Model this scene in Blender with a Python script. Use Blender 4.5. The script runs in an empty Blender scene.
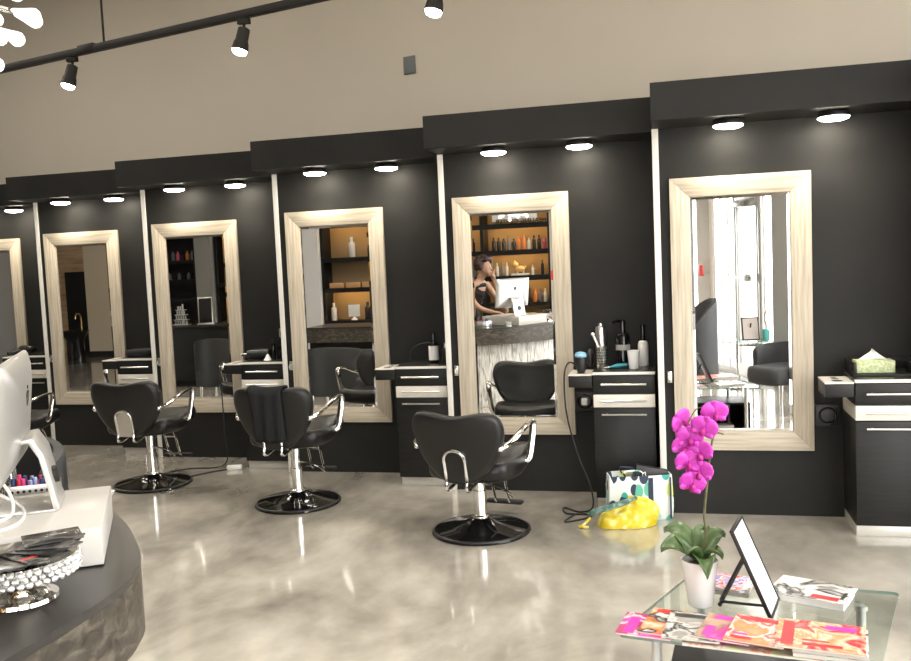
import bpy, bmesh, math, random
from mathutils import Vector, Matrix, Euler
random.seed(7)
R = math.radians
SC = bpy.context.scene
COL = SC.collection

# ------------------------------------------------------------------ materials
def newmat(name):
    m = bpy.data.materials.new(name); m.use_nodes = True
    nt = m.node_tree
    return m, nt, nt.nodes['Principled BSDF']
def mat(name, col, rough=.5, metal=0., spec=.5, coat=0., emit=None, es=0., trans=0., ior=1.45, sub=0.):
    m, nt, b = newmat(name)
    b.inputs['Base Color'].default_value = (*col, 1)
    b.inputs['Roughness'].default_value = rough
    b.inputs['Metallic'].default_value = metal
    b.inputs['Specular IOR Level'].default_value = spec
    b.inputs['Coat Weight'].default_value = coat
    b.inputs['Coat Roughness'].default_value = .08
    b.inputs['Transmission Weight'].default_value = trans
    b.inputs['IOR'].default_value = ior
    if emit:
        b.inputs['Emission Color'].default_value = (*emit, 1)
        b.inputs['Emission Strength'].default_value = es
    return m
def N(nt, t, **kw):
    n = nt.nodes.new(t)
    for k, v in kw.items(): setattr(n, k, v)
    return n
def noise_mat(name, stops, scale=(1, 1, 1), nscale=5., detail=4., rough=.5, rr=None, dist=0., metal=0., bump=0., coord='Object', spec=.5, coat=0., const=False):
    m, nt, b = newmat(name)
    tc = N(nt, 'ShaderNodeTexCoord'); mp = N(nt, 'ShaderNodeMapping'); no = N(nt, 'ShaderNodeTexNoise'); cr = N(nt, 'ShaderNodeValToRGB')
    mp.inputs['Scale'].default_value = scale
    no.inputs['Scale'].default_value = nscale; no.inputs['Detail'].default_value = detail; no.inputs['Distortion'].default_value = dist
    L = nt.links.new
    L(tc.outputs[coord], mp.inputs[0]); L(mp.outputs[0], no.inputs['Vector']); L(no.outputs['Fac'], cr.inputs[0]); L(cr.outputs[0], b.inputs['Base Color'])
    e = cr.color_ramp
    if const: e.interpolation = 'CONSTANT'
    while len(e.elements) < len(stops): e.elements.new(.5)
    for el, (p, c) in zip(e.elements, stops): el.position = p; el.color = (*c, 1)
    b.inputs['Roughness'].default_value = rough; b.inputs['Metallic'].default_value = metal; b.inputs['Specular IOR Level'].default_value = spec
    b.inputs['Coat Weight'].default_value = coat
    if rr:
        mr = N(nt, 'ShaderNodeMapRange'); mr.inputs['To Min'].default_value, mr.inputs['To Max'].default_value = rr
        L(no.outputs['Fac'], mr.inputs[0]); L(mr.outputs[0], b.inputs['Roughness'])
    if bump:
        bp = N(nt, 'ShaderNodeBump'); bp.inputs['Strength'].default_value = bump; bp.inputs['Distance'].default_value = .01
        L(no.outputs['Fac'], bp.inputs['Height']); L(bp.outputs[0], b.inputs['Normal'])
    return m
def arch_glass(name, tint=(1, 1, 1), refl=.08):
    m = bpy.data.materials.new(name); m.use_nodes = True; nt = m.node_tree; nt.nodes.clear()
    o = N(nt, 'ShaderNodeOutputMaterial'); mx = N(nt, 'ShaderNodeMixShader'); t = N(nt, 'ShaderNodeBsdfTransparent'); g = N(nt, 'ShaderNodeBsdfGlossy'); lw = N(nt, 'ShaderNodeLayerWeight'); pw_ = N(nt, 'ShaderNodeMath', operation='POWER'); ml = N(nt, 'ShaderNodeMath', operation='MULTIPLY_ADD')
    t.inputs[0].default_value = (*tint, 1); g.inputs['Roughness'].default_value = .02
    pw_.inputs[1].default_value = 5; ml.inputs[1].default_value = .6; ml.inputs[2].default_value = .035
    nt.links.new(lw.outputs['Facing'], pw_.inputs[0]); nt.links.new(pw_.outputs[0], ml.inputs[0]); nt.links.new(ml.outputs[0], mx.inputs[0]); nt.links.new(t.outputs[0], mx.inputs[1]); nt.links.new(g.outputs[0], mx.inputs[2]); nt.links.new(mx.outputs[0], o.inputs[0])
    return m

M = {}
M['wallpaint'] = noise_mat('charcoal_wall_paint', [(.3, (.0175, .0172, .016)), (.7, (.0245, .024, .0225))], nscale=2.2, detail=5, rough=.5, rr=(.46, .6), spec=.14)
M['upper'] = noise_mat('tan_wall_paint', [(.3, (.55, .497, .415)), (.7, (.59, .535, .45))], nscale=.8, detail=3, rough=.85, spec=.2)
M['ceil'] = noise_mat('tan_ceiling_paint', [(.3, (.56, .50, .42)), (.7, (.60, .54, .455))], nscale=.6, detail=3, rough=.9, spec=.15)
M['strip'] = mat('cream_edge_strip', (.72, .70, .65), .35)
M['cab'] = noise_mat('dark_laminate', [(.3, (.0105, .0105, .010)), (.7, (.0165, .0165, .0158))], scale=(1, 1, 12), nscale=9, detail=3, rough=.42, spec=.25)
M['cabtop'] = mat('dark_counter_laminate', (.03, .028, .026), .25, spec=.5)
M['cabwhite'] = noise_mat('white_oak_laminate', [(.3, (.66, .62, .55)), (.7, (.74, .70, .63))], scale=(14, 14, 90), nscale=1.4, rough=.4)
M['plinth'] = mat('pale_metal_plinth', (.62, .60, .55), .3, .35)
M['chrome'] = mat('chrome', (.86, .85, .83), .07, 1)
M['brushed'] = mat('brushed_steel', (.72, .71, .68), .28, 1)
M['vinyl'] = noise_mat('black_vinyl', [(.3, (.011, .011, .0105)), (.7, (.013, .013, .0125))], nscale=180, detail=2, rough=.34, bump=.05, spec=.35)
M['blackgloss'] = mat('black_gloss', (.006, .006, .006), .08, 0, .6)
M['blackplastic'] = mat('black_plastic', (.012, .012, .012), .4)
M['rubber'] = mat('black_rubber', (.012, .012, .012), .7)
M['white'] = mat('white_plastic', (.80, .79, .77), .35)
M['whitegloss'] = mat('white_gloss', (.85, .84, .82), .15)
M['towel'] = noise_mat('black_towel_cloth', [(.3, (.014, .015, .016)), (.7, (.026, .027, .028))], nscale=160, rough=.95, bump=.4, spec=.1)
M['alu'] = mat('pale_aluminium', (.62, .61, .585), .3, .6)
M['logo'] = mat('dark_logo', (.03, .03, .032), .2)
M['screen'] = mat('dark_screen', (.01, .01, .012), .05)
M['mirror'] = mat('mirror_silver', (.93, .935, .92), 0.0, 1)
M['lens'] = mat('lamp_lens', (1, 1, 1), .4, emit=(1, .91, .76), es=62)
M['spotlens'] = mat('spot_lens', (1, 1, 1), .4, emit=(1, .96, .88), es=30)
M['crystal'] = mat('lit_crystal', (1, .98, .95), .08, trans=.35, emit=(1, .96, .90), es=.75)
M['glass'] = arch_glass('window_glass')
M['tableglass'] = arch_glass('table_glass', (.90, .94, .92))
M['glassedge'] = mat('green_glass_edge', (.20, .30, .27), .1, trans=.4)
M['clear'] = mat('clear_crystal', (.95, .95, .95), .03, trans=.9)
M['cake'] = noise_mat('beaded_crystal', [(.35, (.5, .5, .49)), (.55, (.95, .95, .93))], nscale=90, detail=2, rough=.12, metal=.55, bump=.8)
M['silver'] = mat('polished_silver', (.86, .84, .79), .1, 1)
M['warmstrip'] = mat('warm_light_strip', (1, .7, .3), .5, emit=(1, .64, .27), es=30)
M['shelf'] = mat('dark_shelf_board', (.012, .0115, .011), .5, spec=.2)
M['warmback'] = mat('gold_back_panel', (.30, .21, .11), .6)
M['grey'] = mat('grey_paint', (.33, .32, .30), .8)
M['tanpillar'] = mat('taupe_paint', (.40, .355, .30), .8)
M['beigepillar'] = mat('beige_paint', (.74, .64, .50), .8)
M['whiteframe'] = mat('white_window_frame', (.80, .80, .79), .4)
M['alframe'] = mat('aluminium_door_frame', (.42, .42, .40), .35, .6)
M['charfab'] = noise_mat('charcoal_upholstery', [(.3, (.035, .037, .040)), (.7, (.055, .057, .060))], nscale=120, rough=.7, bump=.1)
M['darkvinyl'] = noise_mat('dark_grey_vinyl', [(.3, (.022, .023, .024)), (.7, (.03, .031, .032))], nscale=120, rough=.45)
M['red'] = mat('red_enamel', (.5, .03, .02), .35)
M['teal'] = mat('teal_ceramic', (.09, .42, .38), .25)
M['twig'] = noise_mat('brown_twig', [(.3, (.05, .035, .02)), (.7, (.10, .075, .04))], nscale=60, rough=.7)
M['stem'] = noise_mat('olive_stem', [(.3, (.075, .075, .03)), (.7, (.14, .13, .06))], nscale=40, rough=.55)
M['leaf'] = noise_mat('orchid_leaf', [(.3, (.045, .085, .025)), (.7, (.10, .16, .06))], nscale=14, rough=.32)
M['petal'] = noise_mat('magenta_petal', [(.3, (.40, .012, .31)), (.7, (.66, .08, .54))], nscale=22, rough=.45)
M['lip'] = mat('dark_magenta_lip', (.32, .005, .17), .45)
M['soil'] = noise_mat('bark_soil', [(.3, (.03, .02, .012)), (.7, (.08, .055, .03))], nscale=90, rough=.95, bump=1)
M['paper'] = mat('white_paper', (.86, .86, .84), .5)
M['pages'] = noise_mat('page_edges', [(.3, (.62, .6, .56)), (.7, (.80, .78, .74))], scale=(2, 2, 400), nscale=2, rough=.7)
M['tissuebox'] = noise_mat('green_tissue_box', [(.42, (.42, .50, .24)), (.58, (.62, .68, .42))], nscale=70, detail=2, rough=.55)
M['bluecap'] = mat('pale_blue_plastic', (.22, .42, .58), .35)
M['tealclip'] = mat('teal_plastic', (.02, .22, .28), .35)
M['skin'] = mat('warm_skin', (.50, .30, .21), .5)
M['hair'] = noise_mat('dark_auburn_hair', [(.35, (.012, .005, .004)), (.7, (.05, .013, .010))], nscale=60, rough=.6, bump=1)
M['blackcloth'] = noise_mat('black_dress_cloth', [(.3, (.012, .012, .013)), (.7, (.02, .02, .021))], nscale=100, rough=.9)
M['pink'] = mat('pink_plastic', (.75, .10, .22), .4)
M['navy'] = mat('navy_cloth', (.025, .035, .07), .8)
M['purple'] = mat('purple_sign', (.28, .14, .55), .5)

def marble_floor():
    m, nt, b = newmat('polished_concrete')
    L = nt.links.new
    tc = N(nt, 'ShaderNodeTexCoord'); mp = N(nt, 'ShaderNodeMapping'); mp.inputs['Rotation'].default_value = (0, 0, .5); mp.inputs['Scale'].default_value = (1.3, .85, 1)
    n1 = N(nt, 'ShaderNodeTexNoise'); n1.inputs['Scale'].default_value = 1.0; n1.inputs['Detail'].default_value = 8; n1.inputs['Distortion'].default_value = .7; n1.inputs['Roughness'].default_value = .55
    n2 = N(nt, 'ShaderNodeTexNoise'); n2.inputs['Scale'].default_value = 5; n2.inputs['Detail'].default_value = 6
    c = N(nt, 'ShaderNodeValToRGB'); c.color_ramp.elements.new(.5)
    for el, (p, q) in zip(c.color_ramp.elements, [(.35, (.20, .183, .155)), (.5, (.345, .32, .275)), (.66, (.50, .467, .412))]): el.position = p; el.color = (*q, 1)
    mx = N(nt, 'ShaderNodeMix'); mx.data_type = 'FLOAT'; mx.inputs[0].default_value = .25
    L(tc.outputs['Object'], mp.inputs[0]); L(mp.outputs[0], n1.inputs['Vector']); L(mp.outputs[0], n2.inputs['Vector'])
    L(n1.outputs['Fac'], mx.inputs[2]); L(n2.outputs['Fac'], mx.inputs[3]); L(mx.outputs[0], c.inputs[0]); L(c.outputs[0], b.inputs['Base Color'])
    b.inputs['Roughness'].default_value = .16
    mr = N(nt, 'ShaderNodeMapRange'); mr.inputs['To Min'].default_value = .07; mr.inputs['To Max'].default_value = .2; L(n2.outputs['Fac'], mr.inputs[0]); L(mr.outputs[0], b.inputs['Roughness'])
    b.inputs['Specular IOR Level'].default_value = .7; b.inputs['Coat Weight'].default_value = .5; b.inputs['Coat Roughness'].default_value = .05
    bp = N(nt, 'ShaderNodeBump'); bp.inputs['Strength'].default_value = .02; bp.inputs['Distance'].default_value = .003; L(n1.outputs['Fac'], bp.inputs['Height']); L(bp.outputs[0], b.inputs['Normal'])
    return m
M['floor'] = marble_floor()
def oak(name, scale):
    return noise_mat(name, [(.3, (.36, .31, .23)), (.5, (.46, .40, .31)), (.7, (.55, .49, .395))], scale=scale, nscale=3, detail=6, rough=.55, bump=.08)
M['oakv'] = oak('whitewashed_oak_upright', (26, 26, 1.2))
M['oakh'] = oak('whitewashed_oak_rail', (1.2, 26, 26))
M['wood'] = noise_mat('pale_wood_planks', [(.3, (.42, .27, .15)), (.6, (.66, .47, .29))], scale=(1, 1, 9), nscale=2.2, detail=6, rough=.6)
M['concrete'] = noise_mat('rough_concrete_edge', [(.3, (.028, .023, .017)), (.5, (.06, .051, .039)), (.7, (.14, .122, .095))], scale=(1, 1, 2.0), nscale=17, detail=9, rough=.5, rr=(.3, .6), bump=.25, dist=.6)
M['desktop'] = noise_mat('smooth_grey_concrete', [(.3, (.034, .032, .029)), (.7, (.05, .047, .043))], nscale=5, detail=5, rough=.28, spec=.45)
M['texfront'] = noise_mat('white_rippled_panel', [(.36, (.30, .295, .28)), (.52, (.74, .73, .70)), (.66, (.86, .85, .82))], scale=(26, 26, 3.2), nscale=2, detail=4, rough=.45, bump=1., dist=.8)
def cover(name, seed, cols, sc=14):
    m, nt, b = newmat(name); L = nt.links.new
    tc = N(nt, 'ShaderNodeTexCoord'); mp = N(nt, 'ShaderNodeMapping'); mp.inputs['Location'].default_value = (seed * 3.1, seed * 1.7, seed)
    n1 = N(nt, 'ShaderNodeTexNoise'); n1.inputs['Scale'].default_value = sc; n1.inputs['Detail'].default_value = 3; n1.inputs['Distortion'].default_value = .5
    c = N(nt, 'ShaderNodeValToRGB'); c.color_ramp.interpolation = 'LINEAR'
    ps = [0, .40, .48, .55, .62][:len(cols)]
    while len(c.color_ramp.elements) < len(cols): c.color_ramp.elements.new(.9)
    for el, p, q in zip(c.color_ramp.elements, ps, cols): el.position = p; el.color = (*q, 1)
    L(tc.outputs['Object'], mp.inputs[0]); L(mp.outputs[0], n1.inputs['Vector']); L(n1.outputs['Fac'], c.inputs[0]); L(c.outputs[0], b.inputs['Base Color'])
    b.inputs['Roughness'].default_value = .22
    return m
W_ = (.60, .58, .55); RD = (.62, .03, .04); PK = (.72, .04, .35); OR = (.66, .24, .10); BK = (.03, .03, .03); CR = (.62, .50, .36)

# ------------------------------------------------------------------ geometry helper
class G:
    def __init__(s): s.v = []; s.f = []; s.mi = []; s.mats = []; s.cur = 0
    def use(s, m):
        if m not in s.mats: s.mats.append(m)
        s.cur = s.mats.index(m); return s
    def add(s, vs, fs, T=None):
        o = len(s.v)
        for p in vs:
            p = Vector(p); s.v.append(T @ p if T is not None else p)
        for f in fs: s.f.append(tuple(o + i for i in f)); s.mi.append(s.cur)
        return s
    def box(s, x0, x1, y0, y1, z0, z1, T=None):
        vs = [(x, y, z) for z in (z0, z1) for y in (y0, y1) for x in (x0, x1)]
        return s.add(vs, [(0, 2, 3, 1), (4, 5, 7, 6), (0, 1, 5, 4), (2, 6, 7, 3), (0, 4, 6, 2), (1, 3, 7, 5)], T)
    def prism(s, poly, z0, z1, T=None):
        n = len(poly); a = sum(poly[i][0] * poly[(i + 1) % n][1] - poly[(i + 1) % n][0] * poly[i][1] for i in range(n))
        if a < 0: poly = poly[::-1]
        vs = [(x, y, z0) for x, y in poly] + [(x, y, z1) for x, y in poly]
        return s.add(vs, [tuple(range(n))[::-1], tuple(range(n, 2 * n))] + [(i, (i + 1) % n, n + (i + 1) % n, n + i) for i in range(n)], T)
    def tube(s, pts, r, n=10, closed=False, T=None, flat=1.):
        pts = [Vector(p) for p in pts]; k = len(pts); rs = r if isinstance(r, (list, tuple)) else [r] * k
        tans = []
        for i in range(k):
            a = pts[(i - 1) % k] if (i or closed) else pts[0]; b = pts[(i + 1) % k] if (i < k - 1 or closed) else pts[-1]
            tans.append((b - a).normalized())
        up = Vector((0, 0, 1)) if abs(tans[0].z) < .9 else Vector((1, 0, 0))
        x = tans[0].cross(up).normalized(); vs = []
        for i in range(k):
            t = tans[i]; x = (x - t * x.dot(t)); x = x.normalized() if x.length > 1e-6 else t.orthogonal().normalized(); y = t.cross(x)
            for j in range(n):
                a = 2 * math.pi * j / n; vs.append(pts[i] + rs[i] * (x * math.cos(a) + y * math.sin(a) * flat))
        fs = []
        for i in range(k if closed else k - 1):
            for j in range(n):
                p = i * n; q = ((i + 1) % k) * n; fs.append((p + j, p + (j + 1) % n, q + (j + 1) % n, q + j))
        if not closed: fs += [tuple(range(n))[::-1], tuple(range((k - 1) * n, k * n))]
        return s.add(vs, fs, T)
    def cyl(s, a, b, r, n=16, r2=None): return s.tube([a, b], [r, r if r2 is None else r2], n)
    def lathe(s, prof, c=(0, 0, 0), n=28, T=None):
        vs = []; k = len(prof)
        for r, z in prof:
            for j in range(n):
                a = 2 * math.pi * j / n; vs.append((c[0] + r * math.cos(a), c[1] + r * math.sin(a), c[2] + z))
        fs = [(i * n + j, i * n + (j + 1) % n, (i + 1) * n + (j + 1) % n, (i + 1) * n + j) for i in range(k - 1) for j in range(n)]
        if prof[0][0] > 1e-5: fs.append(tuple(range(n))[::-1])
        if prof[-1][0] > 1e-5: fs.append(tuple(range((k - 1) * n, k * n)))
        return s.add(vs, fs, T)
    def ell(s, c, r, n=14, m=10, T=None):
        r = r if isinstance(r, (list, tuple)) else (r, r, r)
        vs = []
        for i in range(m + 1):
            th = math.pi * i / m
            for j in range(n):
                a = 2 * math.pi * j / n; vs.append((c[0] + r[0] * max(math.sin(th), .002) * math.cos(a), c[1] + r[1] * max(math.sin(th), .002) * math.sin(a), c[2] - r[2] * math.cos(th)))
        fs = [(i * n + j, i * n + (j + 1) % n, (i + 1) * n + (j + 1) % n, (i + 1) * n + j) for i in range(m) for j in range(n)]
        return s.add(vs, fs, T)
    def pillow(s, outline, th, fn, rings=((1, 0), (.985, .55), (.95, .85), (.85, 1), (.6, 1), (.3, 1)), ctr=None):
        # outline in (u,v); fn(u,v,w) -> 3D with w the thickness offset
        n = len(outline); cu = sum(p[0] for p in outline) / n; cv = sum(p[1] for p in outline) / n
        if ctr: cu, cv = ctr
        vs = []; rows = [(k, w) for k, w in rings[::-1]] + [(k, -w) for k, w in rings[1:]]
        for k, w in rows:
            for u, v in outline: vs.append(fn(cu + (u - cu) * k, cv + (v - cv) * k, w * th / 2))
        fs = [(i * n + j, (i + 1) * n + j, (i + 1) * n + (j + 1) % n, i * n + (j + 1) % n) for i in range(len(rows) - 1) for j in range(n)]
        a = len(vs); vs.append(fn(cu, cv, th / 2 * rings[-1][1])); vs.append(fn(cu, cv, -th / 2 * rings[-1][1])); e = (len(rows) - 1) * n
        fs += [(a, j, (j + 1) % n) for j in range(n)] + [(a + 1, e + (j + 1) % n, e + j) for j in range(n)]
        return s.add(vs, fs)
    def out(s, name, m=None, parent=None, bevel=0., seg=2, smooth=35, loc=None, rz=0., kind=None):
        me = bpy.data.meshes.new(name); me.from_pydata([tuple(p) for p in s.v], [], s.f)
        ms = s.mats if s.mats else [m]
        for q in ms: me.materials.append(q)
        if s.mats: me.polygons.foreach_set('material_index', s.mi)
        bm = bmesh.new(); bm.from_mesh(me); bmesh.ops.recalc_face_normals(bm, faces=bm.faces[:])
        if bevel:
            es = [e for e in bm.edges if len(e.link_faces) == 2 and e.calc_face_angle(0) > R(40)]
            bmesh.ops.bevel(bm, geom=es, offset=bevel, segments=seg, profile=.5, affect='EDGES', clamp_overlap=True)
        for f in bm.faces: f.smooth = bool(smooth)
        bm.to_mesh(me); bm.free()
        if smooth: me.set_sharp_from_angle(angle=R(smooth))
        o = bpy.data.objects.new(name, me); COL.objects.link(o)
        if parent: o.parent = parent
        if loc: o.location = loc
        o.rotation_euler.z = rz
        if kind: o['kind'] = kind
        return o
def smoothpath(pts, n=6):
    pts = [Vector(p) for p in pts]; out = []
    for i in range(len(pts) - 1):
        p0 = pts[max(i - 1, 0)]; p1 = pts[i]; p2 = pts[i + 1]; p3 = pts[min(i + 2, len(pts) - 1)]
        for k in range(n):
            t = k / n; out.append(.5 * ((2 * p1) + (p2 - p0) * t + (2 * p0 - 5 * p1 + 4 * p2 - p3) * t * t + (3 * p1 - p0 - 3 * p2 + p3) * t ** 3))
    return out + [pts[-1]]
def closedpath(pts, n=5):
    k = len(pts); P = [Vector((*p, 0)) for p in pts]; out = []
    for i in range(k):
        p0, p1, p2, p3 = P[i - 1], P[i], P[(i + 1) % k], P[(i + 2) % k]
        for j in range(n):
            t = j / n; q = .5 * ((2 * p1) + (p2 - p0) * t + (2 * p0 - 5 * p1 + 4 * p2 - p3) * t * t + (3 * p1 - p0 - 3 * p2 + p3) * t ** 3); out.append((q.x, q.y))
    return out
def tag(o, label, cat, group=None):
    o['label'] = label; o['category'] = cat
    if group: o['group'] = group
    return o
def thing(name, label, cat, loc=(0, 0, 0), rz=0., group=None):
    o = bpy.data.objects.new(name, None); o.empty_display_size = .1; COL.objects.link(o); o.location = loc; o.rotation_euler.z = rz
    return tag(o, label, cat, group)
def dup(root, loc, rz=None, label=None, group=None):
    def cp(o, parent):
        c = o.copy(); COL.objects.link(c)
        if parent: c.parent = parent
        for ch in kids[o.name]: cp(ch, c)
        return c
    kids = {}
    def walk(o):
        kids[o.name] = list(o.children)
        for ch in o.children: walk(ch)
    walk(root)
    r = cp(root, None); r.location = loc
    if rz is not None: r.rotation_euler.z = rz
    if label: r['label'] = label
    if group: r['group'] = group
    return r
def light(name, typ, energy, col, loc, parent=None, **kw):
    l = bpy.data.lights.new(name, typ); l.energy = energy; l.color = col
    for k, v in kw.items(): setattr(l, k, v)
    o = bpy.data.objects.new(name, l); COL.objects.link(o); o.location = loc
    if parent: o.parent = parent
    return o

# ------------------------------------------------------------------ the bays
X1, Y1, W, S, OV = -.1134, 5.571, 1.45156, .4611, .3557
ZT, ZB = 2.5513, 2.3405
SX = lambda k: X1 - (k - 1) * W
SY = lambda k: Y1 + (k - 1) * S
CH = .8726
# --- room shell
G().box(-14.5, 3.6, -2.6, 9.6, -.1, 0).out('floor', M['floor'], kind='structure', smooth=0)
G().box(-14.5, 3.6, -2.6, 9.6, 4.6, 4.7).out('ceiling', M['ceil'], kind='structure', smooth=0)
rowd = Vector((W, -S, 0)).normalized(); rown = Vector((S, W, 0)).normalized()
p0 = Vector((SX(1), SY(2) + .05, 0)); a = p0 - rowd * 15; b = p0 + rowd * 4
G().prism([(q.x, q.y) for q in (a, b, b + rown * .12, a + rown * .12)], 0, 4.6).out('wall_back', M['upper'], kind='structure', smooth=0)
for k in range(0, 9):
    x, y = SX(k), SY(k); x1 = x + W if k else 3.3
    G().box(x, x1, y, y + .5, 0, ZT).out('wall_bay_%d' % (k + 1), M['wallpaint'], kind='structure', smooth=0)
    G().box(x, x1, y - OV, y + .5, ZB, ZT).out('wall_soffit_%d' % (k + 1), M['wallpaint'], kind='structure', smooth=0, bevel=.002)
    G().box(x - .004, x + .034, y - .012, y + .02, 0, ZB).out('trim_%d' % (k + 1), M['strip'], kind='structure', bevel=.002)
# left end, back wall and street side
G().box(-14.5, -14.4, -2.6, 9.6, 0, 4.6).out('wall_left', M['grey'], kind='structure', smooth=0)
G().box(-14.4, -11.7, -2.15, -2.0, 0, 4.6).out('wall_planked', M['wood'], kind='structure', smooth=0)
G().box(-11.7, -1.74, -1.75, -1.6, 0, 4.6).out('wall_behind_shelves', M['grey'], kind='structure', smooth=0)
G().box(-11.6, -11.05, -1.6, -1.05, 0, 4.6).out('pillar_1', M['beigepillar'], kind='structure', smooth=0)
G().box(-11.62, -11.03, -1.6, -1.03, 0, .12).out('baseboard_1', M['blackplastic'], kind='structure', smooth=0)
G().box(-6.12, -5.80, -1.6, -1.12, 0, 4.6).out('pillar_2', M['whiteframe'], kind='structure', smooth=0)
G().box(-8.62, -8.30, -1.6, -1.12, 0, 4.6).out('pillar_3', M['grey'], kind='structure', smooth=0)
FP = Vector((.77, -.74, 0)); FD = Vector((.37, .93, 0)).normalized(); FN = Vector((FD.y, -FD.x, 0))
FM = Matrix(((FD.x, FN.x, 0, FP.x), (FD.y, FN.y, 0, FP.y), (0, 0, 1, 0), (0, 0, 0, 1)))   # local x along the street wall, y outward
def fbox(name, t0, t1, y0, y1, z0, z1, m): return G().box(t0, t1, y0, y1, z0, z1, FM).out(name, m, kind='structure', smooth=0)
fbox('wall_street_header', -1.9, 6.6, 0, .15, 3.17, 4.6, M['tanpillar'])
fbox('pillar_4', -1.22, -.80, -.02, .05, 0, 3.17, M['tanpillar'])
fbox('pillar_5', 0.92, 1.29, -.02, .05, 0, 3.17, M['grey'])
fbox('pillar_6', 5.9, 6.6, 0, .12, 0, 3.17, M['grey'])
def window(n, t0, t1, mull=()):
    w = bpy.data.objects.new('window_%d' % n, None); COL.objects.link(w); w['kind'] = 'structure'
    g = G(); fr = .035
    for z0, z1 in ((0, .09), (2.42, 2.47), (3.08, 3.17)): g.box(t0, t1, .02, .045, z0, z1, FM)
    for t in [t0 + fr / 2, t1 - fr / 2] + list(mull): g.box(t - fr / 2, t + fr / 2, .02, .045, .09, 3.08, FM)
    g.out('window_frame', M['whiteframe'], w, bevel=.003)
    G().box(t0 + fr, t1 - fr, .03, .036, .09, 3.08, FM).out('window_pane', M['glass'], w, smooth=0)  # upper glazing is an unseen addition letting daylight onto the upper wall
window(1, -1.9, -1.24); window(2, -.77, -.13, (-.55, -.33)); window(3, .55, .90, (.64,)); window(4, 1.31, 3.4, (2.4,)); window(5, 3.4, 5.9, (4.2, 5.05))
d = bpy.data.objects.new('door_1', None); COL.objects.link(d); d['kind'] = 'structure'
g = G()
for q in ((-.13, -.09, 0, 2.3), (.51, .55, 0, 2.3), (-.13, .55, 2.22, 2.3), (-.07, -.02, 0, 2.22), (.46, .50, 0, 2.22), (-.02, .46, 0, .16), (-.02, .46, 2.12, 2.22)):
    g.box(q[0], q[1], .01, .05, q[2], q[3], FM)
g.out('door_frame', M['alframe'], d, bevel=.003)
G().box(-.02, .46, .03, .036, .16, 2.12, FM).out('door_pane', M['glass'], d, smooth=0)
G().box(-.13, .55, .03, .036, 2.3, 3.17, FM).out('added_transom_pane', M['glass'], d, smooth=0)  # unseen glass added above the door so daylight reaches the upper wall
g = G(); g.box(.02, .42, -.05, -.03, 1.24, 1.27, FM); g.box(.24, .38, -.07, -.0, 1.21, 1.30, FM); g.out('push_bar', M['alframe'], d, bevel=.004)
g = G(); g.box(-.02, .22, -.06, 0, 2.13, 2.2, FM); g.out('door_closer', M['alframe'], d, bevel=.004)
# back glass bay beside the shelves
w = bpy.data.objects.new('window_6', None); COL.objects.link(w); w['kind'] = 'structure'
g = G()
for x in (-1.71, -.75, .1): g.box(x - .03, x + .03, -2.45, -2.38, 0, 2.55)
g.box(-1.74, .15, -2.45, -2.38, 0, .09); g.box(-1.74, .15, -2.45, -2.38, 2.46, 2.55)
g.out('window_frame', M['whiteframe'], w, bevel=.003)
G().box(-1.7, .1, -2.42, -2.412, .09, 2.46).out('window_pane', M['glass'], w, smooth=0)
G().box(-1.74, .3, -2.46, -2.36, 2.55, 4.6).out('wall_glass_header', M['tanpillar'], kind='structure', smooth=0)
G().box(-1.80, -1.74, -2.45, -1.6, 0, 4.6).out('wall_shelf_end', M['grey'], kind='structure', smooth=0)
# outside
G().box(-60, 60, -60, 60, -.4, -.2).out('ground_outside', mat('pale_pavement', (.62, .61, .59), .8), kind='structure', smooth=0)

# ------------------------------------------------------------------ soffit lights
BN = {1: 'nearest the tissue box', 2: 'with the perforated brush pot', 3: 'behind the chair draped with a towel', 4: 'behind the third styling chair', 5: 'with the farthest whole mirror', 6: 'farthest down the row', 7: '', 8: ''}
BAY = {1: 'bay with the orchid before its mirror', 2: 'bay with the brush pot and tote bag', 3: 'bay behind the towel-draped chair', 4: 'bay whose mirror shows a tilted screen', 5: 'bay whose mirror shows a gold tap', 6: 'farthest bay, behind the computer'}
def puck():
    t = thing('puck_light', '', 'light')
    G().lathe([(.080, 0), (.084, -.010), (.087, -.024), (.086, -.032), (.081, -.034)], n=32).out('rim', M['blackplastic'], t)
    G().lathe([(.083, -.030), (.080, -.040), (.06, -.048), (.03, -.052), (.0005, -.053)], n=32).out('lens', M['lens'], t)
    light('puck_beam', 'SPOT', 6.5, (1, .91, .76), (0, 0, -.085), t, spot_size=R(118), spot_blend=.75, shadow_soft_size=.06)
    return t
pk = puck(); first = True
for k in range(1, 7):
    for i, dx in enumerate((.425, .985)):
        loc = (SX(k) + dx, SY(k) - .18, ZB)
        lab = ('round puck light above the mirror, ' if i == 0 else 'round puck light on the cabinet side, ') + BAY[k]
        if first: pk.location = loc; pk['label'] = lab; pk['group'] = 'puck lights under the soffits'; first = False
        else: dup(pk, loc, label=lab, group='puck lights under the soffits')

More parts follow.
